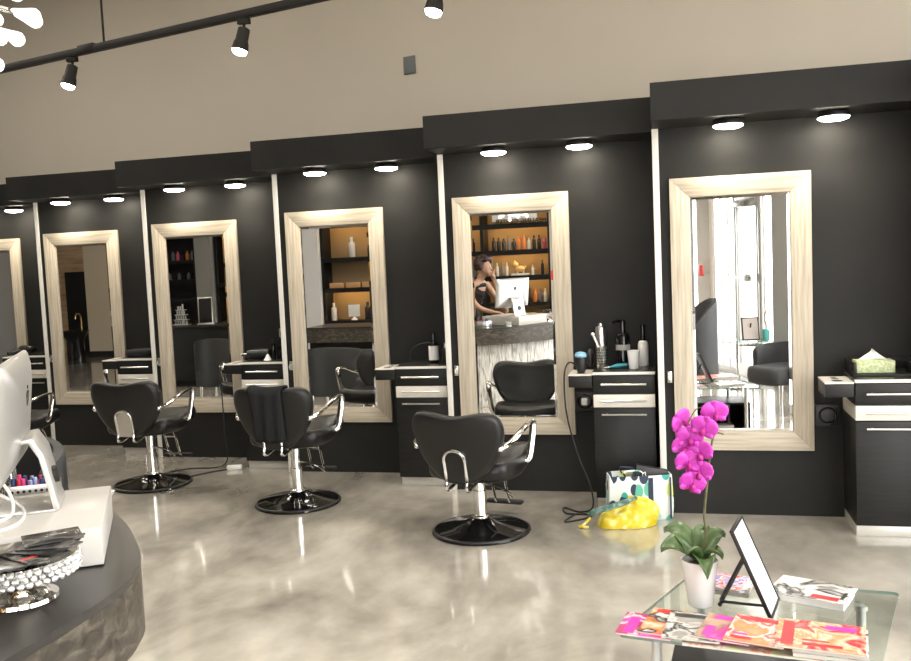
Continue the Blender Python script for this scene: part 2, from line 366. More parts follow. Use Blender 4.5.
# ------------------------------------------------------------------ mirrors
MA, MW, MB, MT_, FW = .0905, .7943, .4002, 2.0382, .115
def make_mirror():
    t = thing('framed_mirror', '', 'mirror')
    w, h = MW, MT_ - MB; g = G(); dpt = -.032
    def mem(poly): # poly in xz, extrude y
        n = len(poly); vs = [(x, 0, z) for x, z in poly] + [(x, dpt, z) for x, z in poly]
        g.add(vs, [tuple(range(n)), tuple(range(n, 2 * n))[::-1]] + [(i, (i + 1) % n, n + (i + 1) % n, n + i) for i in range(n)])
    g.use(M['oakv']); mem([(0, 0), (FW, FW), (FW, h - FW), (0, h)]); mem([(w, 0), (w, h), (w - FW, h - FW), (w - FW, FW)])
    g.use(M['oakh']); mem([(0, 0), (w, 0), (w - FW, FW), (FW, FW)]); mem([(0, h), (FW, h - FW), (w - FW, h - FW), (w, h)])
    g.out('frame', None, t, bevel=.003)
    x0, x1, z0, z1 = FW - .01, w - FW + .01, FW - .01, h - FW + .01; b = .028; yo, yi = -.016, -.020
    vs = [(x0, yo, z0), (x1, yo, z0), (x1, yo, z1), (x0, yo, z1), (x0 + b, yi, z0 + b), (x1 - b, yi, z0 + b), (x1 - b, yi, z1 - b), (x0 + b, yi, z1 - b)]
    vs += [(x0, -.005, z0), (x1, -.005, z0), (x1, -.005, z1), (x0, -.005, z1)]
    G().add(vs, [(4, 5, 6, 7), (0, 1, 5, 4), (1, 2, 6, 5), (2, 3, 7, 6), (3, 0, 4, 7), (0, 8, 9, 1), (1, 9, 10, 2), (2, 10, 11, 3), (3, 11, 8, 0), (8, 11, 10, 9)]).out('mirror_glass', M['mirror'], t, smooth=0)
    return t
mr = make_mirror()
ML = {1: 'tall oak framed mirror reflecting the shop door and armchairs', 2: 'tall oak framed mirror reflecting the woman at the desk computer', 3: 'tall oak framed mirror reflecting amber lit shelves behind towel-draped chair', 4: 'tall oak framed mirror reflecting a tilted black screen', 5: 'tall oak framed mirror reflecting a planked wall and gold tap', 6: 'oak framed mirror cut by the picture edge above the computer', 7: 'oak framed mirror in the hidden far bay'}
hk = None
for k in range(1, 7):
    loc = (SX(k) + MA, SY(k), MB)
    if k == 1: mr.location = loc; mr['label'] = ML[1]; mr['group'] = 'styling mirrors along the bays'
    else: dup(mr, loc, label=ML[k], group='styling mirrors along the bays')
def hook():
    t = thing('wall_hook', '', 'hook')
    G().box(-.014, .014, -.008, 0, -.035, .035).out('plate', M['brushed'], t, bevel=.003)
    G().tube(smoothpath([(0, -.006, .012), (0, -.03, .006), (0, -.038, -.012), (0, -.03, -.022)], 4), .006, 8).out('prong', M['brushed'], t)
    return t
hk = hook()
for k in range(1, 6):
    loc = (SX(k) + .066, SY(k), .845); lab = 'small metal towel hook left of the mirror in the ' + BAY[k]
    lab = 'metal towel hook, ' + BAY[k]
    if k == 1: hk.location = loc; hk['label'] = lab; hk['group'] = 'towel hooks beside the mirrors'
    else: dup(hk, loc, label=lab, group='towel hooks beside the mirrors')

# ------------------------------------------------------------------ cabinets
CL, CR_, CD = 1.041, 1.428, .3942
def make_cabinet():
    t = thing('styling_cabinet', '', 'cabinet'); w = CR_ - CL; f = -CD      # origin: bottom, left, at wall
    G().box(.006, w - .004, f + .022, -.004, .06, CH - .022).out('body', M['cab'], t, bevel=.001)
    G().box(.008, w - .006, f + .03, -.004, 0, .06).out('plinth', M['plinth'], t, bevel=.001)
    g = G(); g.use(M['cabtop']); g.box(0, w, f + .006, -.001, CH - .020, CH); g.use(M['strip']); g.box(0, w, f - .002, f + .006, CH - .020, CH - .001)
    g.out('counter_top', None, t, bevel=.001)
    def handle(p, z):
        h = G(); h.tube([(.055, f - .028, z), (w - .055, f - .028, z)], .006, 10)
        for x in (.085, w - .085): h.cyl((x, f - .028, z), (x, f + .003, z), .0045, 8)
        h.out('handle', M['brushed'], p)
    d1 = G().box(.004, w - .004, f, f + .02, .733, CH - .024).out('drawer', M['cab'], t, bevel=.0015); handle(d1, .795)
    d2 = G(); d2.box(.004, w - .004, f - .002, f + .02, .648, .728)
    d2.box(.0035, .006, f + .0, -.01, .648, .728)
    d2 = d2.out('drawer', M['cabwhite'], t, bevel=.0015); d2['label'] = 'white drawer front'; handle(d2, .690)
    d3 = G().box(.004, w - .004, f, f + .02, .066, .642).out('door', M['cab'], t, bevel=.0015); handle(d3, .605)
    tr = G(); tr.box(-.15, -.002, f + .003, f + .25, .775, .849)
    tr = tr.out('tool_holder', M['cab'], t, bevel=.002)
    g = G(); T = Matrix.Translation
    g.use(M['cabwhite']); g.box(-.15, -.002, f + .001, f + .252, .849, .857)
    g.use(M['rubber'])
    for cx, cy, r in ((-.076, f + .075, .030), (-.076, f + .15, .022), (-.076, f + .21, .018)): g.lathe([(r, .8572), (r * .7, .8576), (.0005, .8576)], (cx, cy, 0), 20)
    hl = g.out('holder_plate', None, tr); hl['label'] = 'pale top plate with round holes'
    return t
cb = make_cabinet()
CBL = {1: 'dark styling cabinet carrying the green tissue box', 2: 'dark styling cabinet carrying the brush pot and paper cup', 3: 'dark styling cabinet carrying one white-bottomed bottle, behind nearest chair', 4: 'dark styling cabinet behind the towel-draped chair', 5: 'dark styling cabinet beside the chair with a plated back', 6: 'dark styling cabinet behind the computer', 7: 'dark styling cabinet in the hidden far bay'}
for k in range(1, 7):
    loc = (SX(k) + CL, SY(k), 0)
    if k == 1: cb.location = loc; cb['label'] = CBL[1]; cb['group'] = 'styling cabinets along the bays'
    else: dup(cb, loc, label=CBL[k], group='styling cabinets along the bays')
def sock(loc, lab, plug):
    t = thing('wall_socket', lab, 'socket', loc)
    G().box(-.065, .065, -.05, 0, -.065, .065).out('box', M['blackplastic'], t, bevel=.008)
    G().tube([(.045 * math.cos(a), -.052, .045 * math.sin(a)) for a in [i * math.pi / 10 for i in range(20)]], .007, 8, True).out('ring', M['blackgloss'], t)
    if plug: q = G().box(-.02, .02, -.085, -.05, -.02, .025).out('plug', M['white'], t, bevel=.006); q['label'] = 'white plug'
sock((SX(1) + .955, SY(1), .615), 'black square wall socket below the tool holder nearest the tissue box', False)
sock((SX(2) + .955, SY(2), .63), 'black wall socket with a white plug beside the tote bag cabinet', True)

# ------------------------------------------------------------------ styling chairs
def lerp_poly(poly, t):
    for (a, va), (b, vb) in zip(poly, poly[1:]):
        if a <= t <= b: return va + (vb - va) * (t - a) / (b - a)
def make_chair(plate, h=0.):
    t = thing('styling_chair', '', 'chair')
    # origin under column, faces +Y
    G().lathe([(.286, 0), (.293, .008), (.286, .020), (.268, .026), (.19, .040), (.10, .062), (.055, .085), (.040, .10), (.036, .102)], n=48).out('base', M['blackgloss'], t)
    G().tube([(.281 * math.cos(a), .281 * math.sin(a), .014) for a in [i * math.pi / 24 for i in range(48)]], .0105, 8, True).out('base_rim', M['blackplastic'], t)
    G().lathe([(.052, .078), (.052, .10), (.041, .104), (.041, .25), (.034, .252), (.034, .385 + h)], n=24).out('column', M['chrome'], t)
    g = G(); g.box(-.09, .09, -.10, .14, .370 + h, .392 + h); g.out('mount_plate', M['blackplastic'], t, bevel=.006)
    # seat
    ol = closedpath([(-.20, -.24), (-.255, -.17), (-.265, 0), (-.26, .18), (-.225, .265), (0, .285), (.225, .265), (.26, .18), (.265, 0), (.255, -.17), (.20, -.24), (0, -.255)], 4)
    def seatf(u, v, w):
        z = .442 + h + w - .03 * math.cos(v / .27 * 1.3) + .045 * max(0, v) / .27 + .10 * (u / .27) ** 2 * .25
        if v > .2: z -= (v - .2) * .35
        return (u, v + .03, z)
    G().pillow(ol, .115, seatf).out('seat', M['vinyl'], t, smooth=60)
    # back, leaning away from -Y
    bo = [(-.085, .0), (-.16, .05), (-.235, .15), (-.272, .26), (-.270, .335), (-.235, .385), (-.16, .395), (0, .375), (.16, .395), (.235, .385), (.270, .335), (.272, .26), (.235, .15), (.16, .05), (.085, .0), (0, -.012)]
    bo = closedpath(bo, 4)
    bf = lambda u, v, w: (u, -.270 - .22 * v + w + 1.15 * u * u * .6, .395 + h + v * 1.035)
    G().pillow(bo, .085, bf).out('backrest', M['vinyl'], t, smooth=60)
    # chrome hoop
    def on(u, v): return bf(u, v, -.052)
    hp = [(-.062, -.20, .372 + h), (-.062, -.30, .355 + h), (-.062, -.335, .375 + h), on(-.062, .03), on(-.062, .12)] + [on(-.062 * math.cos(a), .135 + .055 * math.sin(a)) for a in [i * math.pi / 8 for i in range(9)]] + [on(.062, .12), on(.062, .03), (.062, -.335, .375 + h), (.062, -.30, .355 + h), (.062, -.20, .372 + h)]
    G().tube(smoothpath(hp, 4), .0095, 10).out('back_hoop', M['chrome'], t)
    if plate:
        pp = [(-.055, 0.0), (.055, 0.0), (.055, .13), (.03, .18), (-.03, .18), (-.055, .13)]
        G().pillow(pp, .006, lambda u, v, w: (lambda q: (q[0], q[1] - .006 + w, q[2]))(bf(u, v, -.045)), rings=((1, 0), (.99, 1), (.5, 1))).out('back_plate', M['brushed'], t)
    for s in (-1, 1):
        p = [(s * .255, -.285, .600), (s * .285, -.22, .618), (s * .302, -.10, .655), (s * .305, .0, .676), (s * .302, .09, .684), (s * .300, .132, .676), (s * .298, .140, .645), (s * .292, .122, .56), (s * .282, .10, .475), (s * .262, .09, .452)]
        p = [(x, y, z + h) for x, y, z in p]
        a = G().tube(smoothpath(p, 5), .0205, 12, flat=.55).out('armrest', M['chrome'], t)
        G().ell((s * .255, -.285, .598 + h), (.02, .026, .02)).out('arm_bracket', M['chrome'], a)
    g = G()
    for s in (-.045, .045):
        g.tube(smoothpath([(s, .10, .375 + h), (s, .22, .36 + h), (s, .28, .32 + h), (s, .34, .17 + h), (s, .365, .12 + h), (s, .40, .108 + h)], 5), .009, 8)
    g.cyl((-.045, .302, .27 + h), (.045, .302, .27 + h), .006, 8)
    fr = g.out('footrest', M['chrome'], t)
    q = G().box(-.12, .12, .375, .43, .095 + h, .118 + h).out('foot_bar', M['rubber'], fr, bevel=.008)
    G().tube(smoothpath([(.03, -.02, .29), (.10, -.06, .30), (.20, -.10, .285), (.26, -.12, .25)], 5), .007, 8).out('pump_lever', M['chrome'], t)
    return t
CRZ = R(-22)
G3 = 'styling chairs facing the mirrors'
for pos, rz, pl, h, lab in (((-1.156, 5.091, 0), -10, False, -.032, 'black vinyl styling chair nearest the tote bag, bare backed'),
                            ((-2.55, 5.595, 0), -1, False, .045, 'black vinyl styling chair with a dark towel over its back'),
                            ((-3.932, 6.01, 0), 3, True, .04, 'black vinyl styling chair with a steel plate in its back hoop'),
                            ((-5.53, 6.46, 0), -4, False, -.05, 'black vinyl styling chair half hidden behind the computer')):
    c_ = make_chair(pl, h); c_.location = pos; c_.rotation_euler.z = R(rz); tag(c_, lab, 'chair', G3)
HT = .045
# towel over chair 3's back
tw = G(); U, V = 14, 26
def towel_pt(u, s):
    x = -.125 + .24 * u; L = .40 * s   # from front over top to rear
    top = .395 - .02 * math.cos(x * 9)
    d = L - .10
    wig = .008 * math.sin(u * 17 + s * 3) * min(1, max(0, d) * 6)
    yb = lambda v: -.270 - .22 * v + .69 * x * x
    if d < 0: return Vector((x, yb(top + d) + .052, .395 + HT + (top + d) * 1.035))
    if d < .06:
        a = d / .06 * math.pi; return Vector((x, yb(top) + .052 * math.cos(a), .395 + HT + top * 1.035 + .016 * math.sin(a) + .008))
    v = top - (d - .06)
    return Vector((x * (1 - .1 * s), yb(max(v, .05)) - .056 + wig - .012 * s, .395 + HT + v * 1.035))
vs = []; fs = []
for i in range(V + 1):
    for j in range(U + 1):
        p = towel_pt(j / U, i / V * 1.22); vs.append(p)
for i in range(V):
    for j in range(U): q = i * (U + 1) + j; fs.append((q, q + 1, q + U + 2, q + U + 1))
tw.add(vs, fs); tw = tw.out('towel', M['towel'], smooth=70, loc=(-2.55, 5.595, 0), rz=R(-1))
sm = tw.modifiers.new('thick', 'SOLIDIFY'); sm.thickness = .009; sm.offset = 0
tag(tw, 'dark towel hanging over the back of a styling chair', 'towel')

# ------------------------------------------------------------------ things on the cabinets
Z0 = CH
def item(name, label, cat, x, y, g, m, z=Z0, bevel=0., smooth=35): return tag(g.out(name, m, loc=(x, y, z), bevel=bevel, smooth=smooth), label, cat)
def bottle(name, label, x, y, h, r, body, cap=M['blackplastic'], capf=.72, lab=None, pump=False, z=Z0):
    t = thing(name, label, 'bottle', (x, y, z))
    G().lathe([(r * .9, 0), (r, .006), (r, h * (capf - .10)), (r * .82, h * (capf - .03)), (r * .36, h * capf)], n=20).out('bottle_body', body, t)
    g = G(); g.lathe([(r * .45, h * (capf - .01)), (r * .45, h * .96), (r * .38, h)], n=16)
    if pump: g.tube([(0, 0, h * .97), (-r * .6, -r * .4, h), (-r * 1.5, -r, h * .96)], r * .2, 8); 
    q = g.out('cap', cap, t)
    if lab: 
        l = G().lathe([(r * 1.01, h * lab[0]), (r * 1.01, h * lab[1])], n=20); l.f = l.f[:-2]; l.mi = l.mi[:-2]; l.out('bottle_label', lab[2], t)
    return t
# bay 2
yk = SY(2)
t = thing('brush_pot', 'perforated steel pot holding a white handled brush', 'pot', (-.475, yk - .19, Z0))
g = G()
n = 18; rows = 9
for i in range(n):
    a0 = 2 * math.pi * i / n
g.lathe([(.034, 0), (.036, .004), (.036, .135), (.038, .138), (.034, .138), (.033, .008), (.0005, .006)], n=28); g.out('pot_body', M['brushed'], t)
g = G()
for i in range(n):
    for j in range(6):
        a0 = 2 * math.pi * (i + .5 * (j % 2)) / n; T = Matrix.Rotation(a0, 4, 'Z') @ Matrix.Translation((.0362, 0, .03 + j * .018)) @ Matrix.Rotation(R(90), 4, 'Y')
        g.lathe([(.0042, 0), (.0005, .0006)], n=8, T=T)
g.out('hole_pattern', M['blackplastic'], t, smooth=0)
b_ = thing('round_brush', 'pale handled brush leaning out of the perforated pot', 'brush', (-.475, yk - .19, Z0))
G().tube([(.012, 0, .012), (-.02, 0, .135), (-.052, .0, .215)], [.006, .007, .008], 10).out('handle', M['whitegloss'], b_)
G().ell((-.055, 0, .222), (.013, .013, .012)).out('handle_tip', M['white'], b_)
t['label'] = 'perforated steel pot standing in front of the tall steel canister'
bottle('steel_canister', 'tall steel canister behind the perforated pot', -.488, yk - .08, .285, .036, M['brushed'], M['brushed'], .95)
t = bottle('pump_bottle', 'tall black pump bottle behind the paper cup', -.345, yk - .10, .30, .046, M['blackgloss'], M['blackgloss'], .74, (.36, .48, M['grey']), True)
bottle('spray_bottle', 'black topped bottle with a white lower half behind the cup', -.215, yk - .10, .27, .034, M['whitegloss'], M['blackgloss'], .62)
g = G(); g.lathe([(.028, 0), (.030, .003), (.040, .113), (.042, .115), (.039, .115), (.028, .006), (.0005, .005)], n=24); item('paper_cup', 'white paper cup at the counter edge', 'cup', -.272, yk - .235, g, M['whitegloss'])
t = thing('hair_clipper', 'teal handled clip lying beside the paper cup', 'clip', (-.375, yk - .24, Z0 + .012))
G().tube([(-.05, -.02, .002), (0, 0, .008), (.06, .02, .012)], [.004, .014, .010], 10).out('grip', M['tealclip'], t); G().tube([(-.05, -.02, .002), (-.085, -.03, -.002)], [.005, .003], 8).out('tip', M['brushed'], t)
g = G(); g.ell((0, 0, .062), (.03, .05, .062)); item('dark_pouch', 'small black rounded pouch left leaning by the perforated pot', 'pouch', -.555, yk - .13, g, M['blackplastic'])
bpy.data.objects['dark_pouch']['label'] = 'small black rounded pouch leaning beside the perforated pot'
def dryer(loc, rz, lab, cap=None, upright=False):
    t = thing('hair_dryer', lab, 'hair dryer', loc, rz)
    if upright:
        g = G(); g.lathe([(.018, -.06), (.022, 0), (.034, .03), (.040, .06), (.038, .10)], n=20); g.out('barrel', M['blackplastic'], t)
        g = G(); g.lathe([(.036, .098), (.039, .11), (.030, .128), (.0005, .136)], n=20); q = g.out('nozzle', cap or M['blackplastic'], t)
        g = G(); g.tube([(0, .03, .05), (.0, .07, .02), (0, .085, -.03)], [.018, .016, .013], 10); g.out('handle', M['blackplastic'], t)
    else:
        g = G(); g.tube([(-.11, 0, .046), (-.09, 0, .046), (.03, 0, .046), (.07, 0, .046)], [.030, .038, .046, .040], 18); g.out('barrel', M['blackplastic'], t)
        g = G(); g.tube([(-.11, 0, .046), (-.155, 0, .046)], [.03, .026], 14, flat=.5); g.out('nozzle', M['blackgloss'], t)
        g = G(); g.tube([(.02, .03, .04), (.03, .10, .026), (.03, .17, .022)], [.022, .02, .017], 12); g.out('handle', M['blackplastic'], t)
    return t
dryer((SX(2) + CL - .076, SY(2) - CD + .076, .862), 0, 'black dryer with a pale blue nozzle standing in the tool holder', M['bluecap'], True)
def cord(name, pts, r, lab, n=6): return tag(G().tube(smoothpath(pts, n), r, 6).out(name, M['rubber'], smooth=60), lab, 'cord')
xk, yk = SX(2) + CL, SY(2) - CD
cord('dryer_cord', [(xk - .095, yk + .10, .90), (xk - .15, yk + .04, .93), (xk - .175, yk - .012, .84), (xk - .165, yk - .018, .6), (xk - .10, yk - .03, .34), (xk - .03, yk - .05, .16), (xk - .015, yk - .08, .03), (xk - .09, yk - .12, .007), (xk - .20, yk - .03, .007), (xk - .17, yk - .16, .007), (xk - .04, yk - .17, .007), (xk - .03, yk - .24, .007), (xk - .16, yk - .34, .007), (xk - .11, yk - .21, .018)], .0055, 'black cord falling from the blue nozzled dryer to the floor')
# bay 1: tray with tissue box
x, y = SX(1) + CL, SY(1)
t = thing('counter_tray', 'dark low tray holding the green tissue box', 'tray', (x + .205, y - .16, Z0))
g = G(); g.box(-.19, .21, -.13, .14, 0, .012); g.box(-.19, -.178, -.13, .14, .012, .075); g.box(-.178, .21, .128, .14, .012, .075); g.out('tray_body', M['cab'], t, bevel=.002)
t = thing('tissue_box', 'green patterned tissue box on the counter tray', 'tissue box', (x + .125, y - .165, Z0 + .012), R(2))
G().box(-.085, .115, -.055, .055, 0, .066).out('carton', M['tissuebox'], t, bevel=.002)
g = G(); pts = []
for i in range(9):
    for j in range(5):
        u = i / 8 * 2 - 1; v = j / 4; wd = .075 * (1 - v); pts.append((.01 + u * (wd + .004) , .006 * math.sin(u * 5) + (.012 * math.sin(u * 9) * v), .066 + v * .062 * (1 - .15 * abs(u))))
g.add(pts, [(i * 5 + j, (i + 1) * 5 + j, (i + 1) * 5 + j + 1, i * 5 + j + 1) for i in range(8) for j in range(4)])
o = g.out('tissue', M['paper'], t, smooth=60); o.modifiers.new('thick', 'SOLIDIFY').thickness = .004
bottle('dark_jar', 'black rounded jar at the edge of the tissue box counter', x + .335, y - .20, .09, .04, M['blackgloss'], M['blackgloss'], .8, z=Z0 + .012)
# bay 3
x, y = SX(3) + CL, SY(3)
bottle('spray_bottle', 'black bottle with white lower label on the cabinet behind nearest chair', x + .245, y - .20, .225, .037, M['blackgloss'], M['blackgloss'], .70, (.10, .56, M['whitegloss']))
bottle('product_bottle', 'small dark bottle beside the cream strip near nearest chair', x + .345, y - .24, .15, .026, M['blackplastic'], M['brushed'], .75)
tag(G().tube(smoothpath([(x + .03, y - .10, Z0 + .009), (x + .06, y - .10, Z0 + .10), (x + .15, y - .10, Z0 + .135), (x + .24, y - .11, Z0 + .13), (x + .29, y - .13, Z0 + .06), (x + .30, y - .15, Z0 + .009)], 6), .008, 8).out('cape_loop', M['rubber'], smooth=60), 'looped black cable behind the white labelled bottle', 'cable')
# bay 4
x, y = SX(4) + CL, SY(4)
dryer((x + .10, y - .22, Z0), R(10), 'black hair dryer lying on the counter behind the towel-draped chair')
bottle('product_bottle', 'black bottle with a silver top near the lying hair dryer', x + .275, y - .18, .25, .042, M['blackgloss'], M['chrome'], .74)
bottle('product_bottle', 'slim dark bottle between the lying dryer and silver topped bottle', x + .205, y - .20, .16, .02, M['blackgloss'], M['blackplastic'], .8)
g = G(); g.lathe([(.036, 0), (.03, .006), (.008, .045), (.0005, .05)], n=20); item('white_nozzle', 'small white cone nozzle in front of the slim dark bottle', 'nozzle', x + .185, y - .27, g, M['whitegloss'])
# bay 5 / 6
x, y = SX(5) + CL, SY(5)
bottle('product_bottle', 'tall slim black bottle on the cabinet behind the plated chair', x + .28, y - .18, .21, .026, M['blackgloss'], M['blackgloss'], .8)
g = G(); g.pillow(closedpath([(-.12, -.08), (.1, -.09), (.13, .0), (.1, .09), (-.1, .08)], 4), .06, lambda u, v, w: (u, v, .032 + w)); item('folded_cape', 'folded black cape on the cabinet behind the plated chair', 'cape', x + .13, y - .18, g, M['blackcloth'], smooth=60)
x, y = SX(6) + CL, SY(6)
dryer((x + .02, y - .26, Z0), R(160), 'black hair dryer on the farthest cabinet behind the computer')
bottle('product_bottle', 'silver topped black bottle on the farthest cabinet', x + .30, y - .18, .20, .04, M['blackgloss'], M['chrome'], .74)
# cord on floor in bay 4 / 5
cord('floor_cord', [(SX(4) + CL - .16, SY(4) - CD + .1, .86), (SX(4) + CL - .172, SY(4) - CD - .012, .84), (SX(4) + CL - .172, SY(4) - CD - .012, .55), (SX(4) + CL - .17, SY(4) - CD - .012, .3), (SX(4) + CL - .18, SY(4) - CD - .02, .04), (-3.92, 6.50, .007), (-4.05, 6.32, .007), (-4.10, 6.16, .007), (-3.94, 6.10, .007), (-3.78, 6.22, .007), (-3.66, 6.40, .007), (-3.56, 6.50, .007)], .0055, 'black cord looping over the floor beside the towel-draped chair')
t = thing('extension_socket', 'white socket block at the end of the looping floor cord', 'socket', (-3.52, 6.53, 0), R(20))
G().box(-.06, .06, -.025, .025, 0, .035).out('block', M['white'], t, bevel=.008)

# ------------------------------------------------------------------ bags
def leaf_pattern():
    m, nt, b = newmat('leafy_print'); L = nt.links.new
    tc = N(nt, 'ShaderNodeTexCoord'); mp = N(nt, 'ShaderNodeMapping'); mp.inputs['Scale'].default_value = (1.25, 1.25, .8); mp.inputs['Location'].default_value = (.3, .1, .2)
    v = N(nt, 'ShaderNodeTexVoronoi'); v.inputs['Scale'].default_value = 13; v.inputs['Randomness'].default_value = .9
    lt = N(nt, 'ShaderNodeMath', operation='LESS_THAN'); lt.inputs[1].default_value = .47
    sx = N(nt, 'ShaderNodeSeparateColor'); c = N(nt, 'ShaderNodeValToRGB'); c.color_ramp.interpolation = 'CONSTANT'
    cols = [(0, (.015, .03, .06)), (.25, (.03, .32, .26)), (.45, (.30, .58, .55)), (.62, (.10, .40, .30)), (.76, (.55, .62, .18)), (.88, (.80, .82, .78))]
    while len(c.color_ramp.elements) < len(cols): c.color_ramp.elements.new(.9)
    for el, (p, q) in zip(c.color_ramp.elements, cols): el.position = p; el.color = (*q, 1)
    mx = N(nt, 'ShaderNodeMix'); mx.data_type = 'RGBA'; mx.inputs[6].default_value = (.62, .66, .63, 1)
    L(tc.outputs['Object'], mp.inputs[0]); L(mp.outputs[0], v.inputs['Vector']); L(v.outputs['Distance'], lt.inputs[0]); L(v.outputs['Color'], sx.inputs[0]); L(sx.outputs[0], c.inputs[0])
    L(lt.outputs[0], mx.inputs[0]); L(c.outputs[0], mx.inputs[7]); L(mx.outputs[2], b.inputs['Base Color']); b.inputs['Roughness'].default_value = .55
    return m
M['leafprint'] = leaf_pattern()
M['yellow'] = noise_mat('yellow_print_cloth', [(.40, (.52, .39, .008)), (.56, (.62, .50, .03)), (.68, (.72, .66, .25))], nscale=22, detail=1, rough=.5)
M['greenprint'] = noise_mat('green_print_cloth', [(.40, (.04, .10, .09)), (.55, (.12, .22, .18)), (.68, (.30, .42, .36))], nscale=30, detail=2, rough=.6)
t = thing('tote_bag', 'white tote bag with teal and navy leaf print', 'bag', (-.247, 5.455, 0), R(14))
w, dp, h = .19, .07, .275; T_ = G()
def bagring(z, k, bow): return [(sx * (w * k) if abs(sx) == 1 else sx * w * k, sy * (dp + bow * (1 - sx * sx)) * k, z) for sx, sy in ((-1, -1), (-.5, -1), (0, -1), (.5, -1), (1, -1), (1, 1), (.5, 1), (0, 1), (-.5, 1), (-1, 1))]
vs = []; zs = [(.0, .93, 0), (.015, .99, .004), (.10, 1.02, .012), (.2, 1.0, .014), (h, .98, .018)]
for z, k, bow in zs: vs += bagring(z, k, bow)
inn = [(x * .97, y * .94, z) for x, y, z in bagring(h, .98, .018)] + [(x * .97, y * .94, z) for x, y, z in bagring(.02, .96, .0)]
vs += inn; nr = len(zs) + 2
fs = [(i * 10 + j, i * 10 + (j + 1) % 10, (i + 1) * 10 + (j + 1) % 10, (i + 1) * 10 + j) for i in range(nr - 1) for j in range(10)] + [tuple(range(10))[::-1], tuple(range((nr - 1) * 10, nr * 10))]
T_.add(vs, fs); T_.out('bag_body', M['leafprint'], t, smooth=40)
g = G()
for xx in (.055, .172): g.box(xx - .014 if xx < .1 else xx - .004, xx + .014 if xx < .1 else xx + .006, -dp - .0165, -dp - .012, .01, h - .012)
g.out('side_trim', M['navy'], t)
for s in (-1, 1): G().tube(smoothpath([(-.09, s * dp * .85, h - .01), (-.10, s * dp * .9 - .02, h + .03), (0, s * dp - .04 * s, h + .02), (.03, s * dp * .9, h - .01)], 5), .006, 6, flat=.5).out('handle', M['navy' if s > 0 else 'leafprint'], t)
t = thing('black_carton', 'black carton with a white mark poking out of the tote', 'box', (-.228, 5.47, .07), R(14))
TT = Matrix.Rotation(R(14), 4, 'Y')
G().box(-.095, .10, -.03, .03, 0, .245, TT).out('carton_body', M['blackplastic'], t, bevel=.002)
G().tube([TT @ Vector(p) for p in ((-.045, -.031, .17), (-.052, -.031, .20), (-.038, -.031, .213), (-.030, -.031, .19), (-.015, -.031, .186))], .003, 6).out('white_mark', M['white'], t)
t = thing('yellow_bag', 'crumpled yellow zip bag slumped before the leaf print tote', 'bag', (-.345, 5.28, 0), R(10))
g = G(); nu, nv = 36, 16; vs = []
random.seed(3)
def ybag(u, v):
    a = 2 * math.pi * u; rx = .175 + .03 * math.cos(a); ry = .085
    ht = .135 + .03 * math.cos(a - .4)
    z = ht * v ** .8; k = (1 - v ** 2.6) ** .5 if v < 1 else 0
    wr = 1 + .05 * math.sin(5 * a + 4 * v) + .04 * math.sin(11 * a - 6 * v) * v
    return (rx * k * math.cos(a) * wr + .05 * v, ry * k * math.sin(a) * wr + .02 * v, z * (1 + .06 * math.sin(7 * a + 2)) + .002)
for i in range(nv + 1):
    for j in range(nu): vs.append(ybag(j / nu, i / nv))
fs = [(i * nu + j, i * nu + (j + 1) % nu, (i + 1) * nu + (j + 1) % nu, (i + 1) * nu + j) for i in range(nv) for j in range(nu)] + [tuple(range(nu))[::-1]]
g.add(vs, fs); g.out('bag_body', M['yellow'], t, smooth=70)
g = G(); pts = [(-.19, -.02, .075), (-.15, -.05, .105), (-.06, -.055, .13), (.03, -.05, .158), (.085, -.02, .17)]
g.tube(smoothpath(pts, 6), [.016] * 3 + [.026] * 16 + [.016] * 6, 10, flat=.7); q = g.out('gusset', M['greenprint'], t, smooth=60); q['label'] = 'green patterned zip gusset'
G().tube(smoothpath([(-.185, -.03, .06), (-.23, -.04, .02), (-.25, -.03, .008), (-.20, -.05, .008)], 5), .008, 8).out('strap', M['yellow'], t)

# ------------------------------------------------------------------ reception desk
OUT = [(-1.30, -.1), (-1.285, .6), (-1.28, 1.1), (-1.28, 1.414), (-1.277, 1.642), (-1.290, 1.80), (-1.325, 1.92), (-1.385, 2.035), (-1.555, 2.243), (-1.722, 2.404), (-1.93, 2.54), (-2.2, 2.64), (-2.6, 2.70), (-3.3, 2.72), (-4.45, 2.68)]
INN = [(-4.45, 1.95), (-3.2, 1.95), (-2.55, 1.90), (-2.25, 1.66), (-2.16, 1.45), (-2.13, 1.0), (-2.13, -.1)]
def smooth2(pts, n=5): return [(p.x, p.y) for p in smoothpath([(x, y, 0) for x, y in pts], n)]
def offset(pts, d):
    o = []
    for i, p in enumerate(pts):
        a = Vector(pts[max(i - 1, 0)]); b = Vector(pts[min(i + 1, len(pts) - 1)]); t_ = (b - a).normalized(); o.append((p[0] - t_.y * d, p[1] + t_.x * d))
    return o
DZ = .87
t = thing('reception_desk', 'curved reception desk with a concrete top and rippled white front', 'desk')
so = smooth2(OUT); si = smooth2(INN)
G().prism(so + si, DZ - .02, DZ).out('desk_top', M['desktop'], t, smooth=30)
def wallband(name, path, th, z0, z1, m): return G().prism(path + offset(path, th)[::-1], z0, z1).out(name, m, t, smooth=40)
wallband('concrete_edge', offset(so, -.0), .05, DZ - .185, DZ - .0205, M['concrete'])
sfront = offset(so, .10); cut = next(i for i, p in enumerate(sfront) if p[0] < -2.5)
wallband('rippled_front', sfront[:cut + 1], .04, 0, DZ - .02, M['texfront'])
wallband('dark_front', sfront[cut:], .04, 0, DZ - .02, M['cab'])
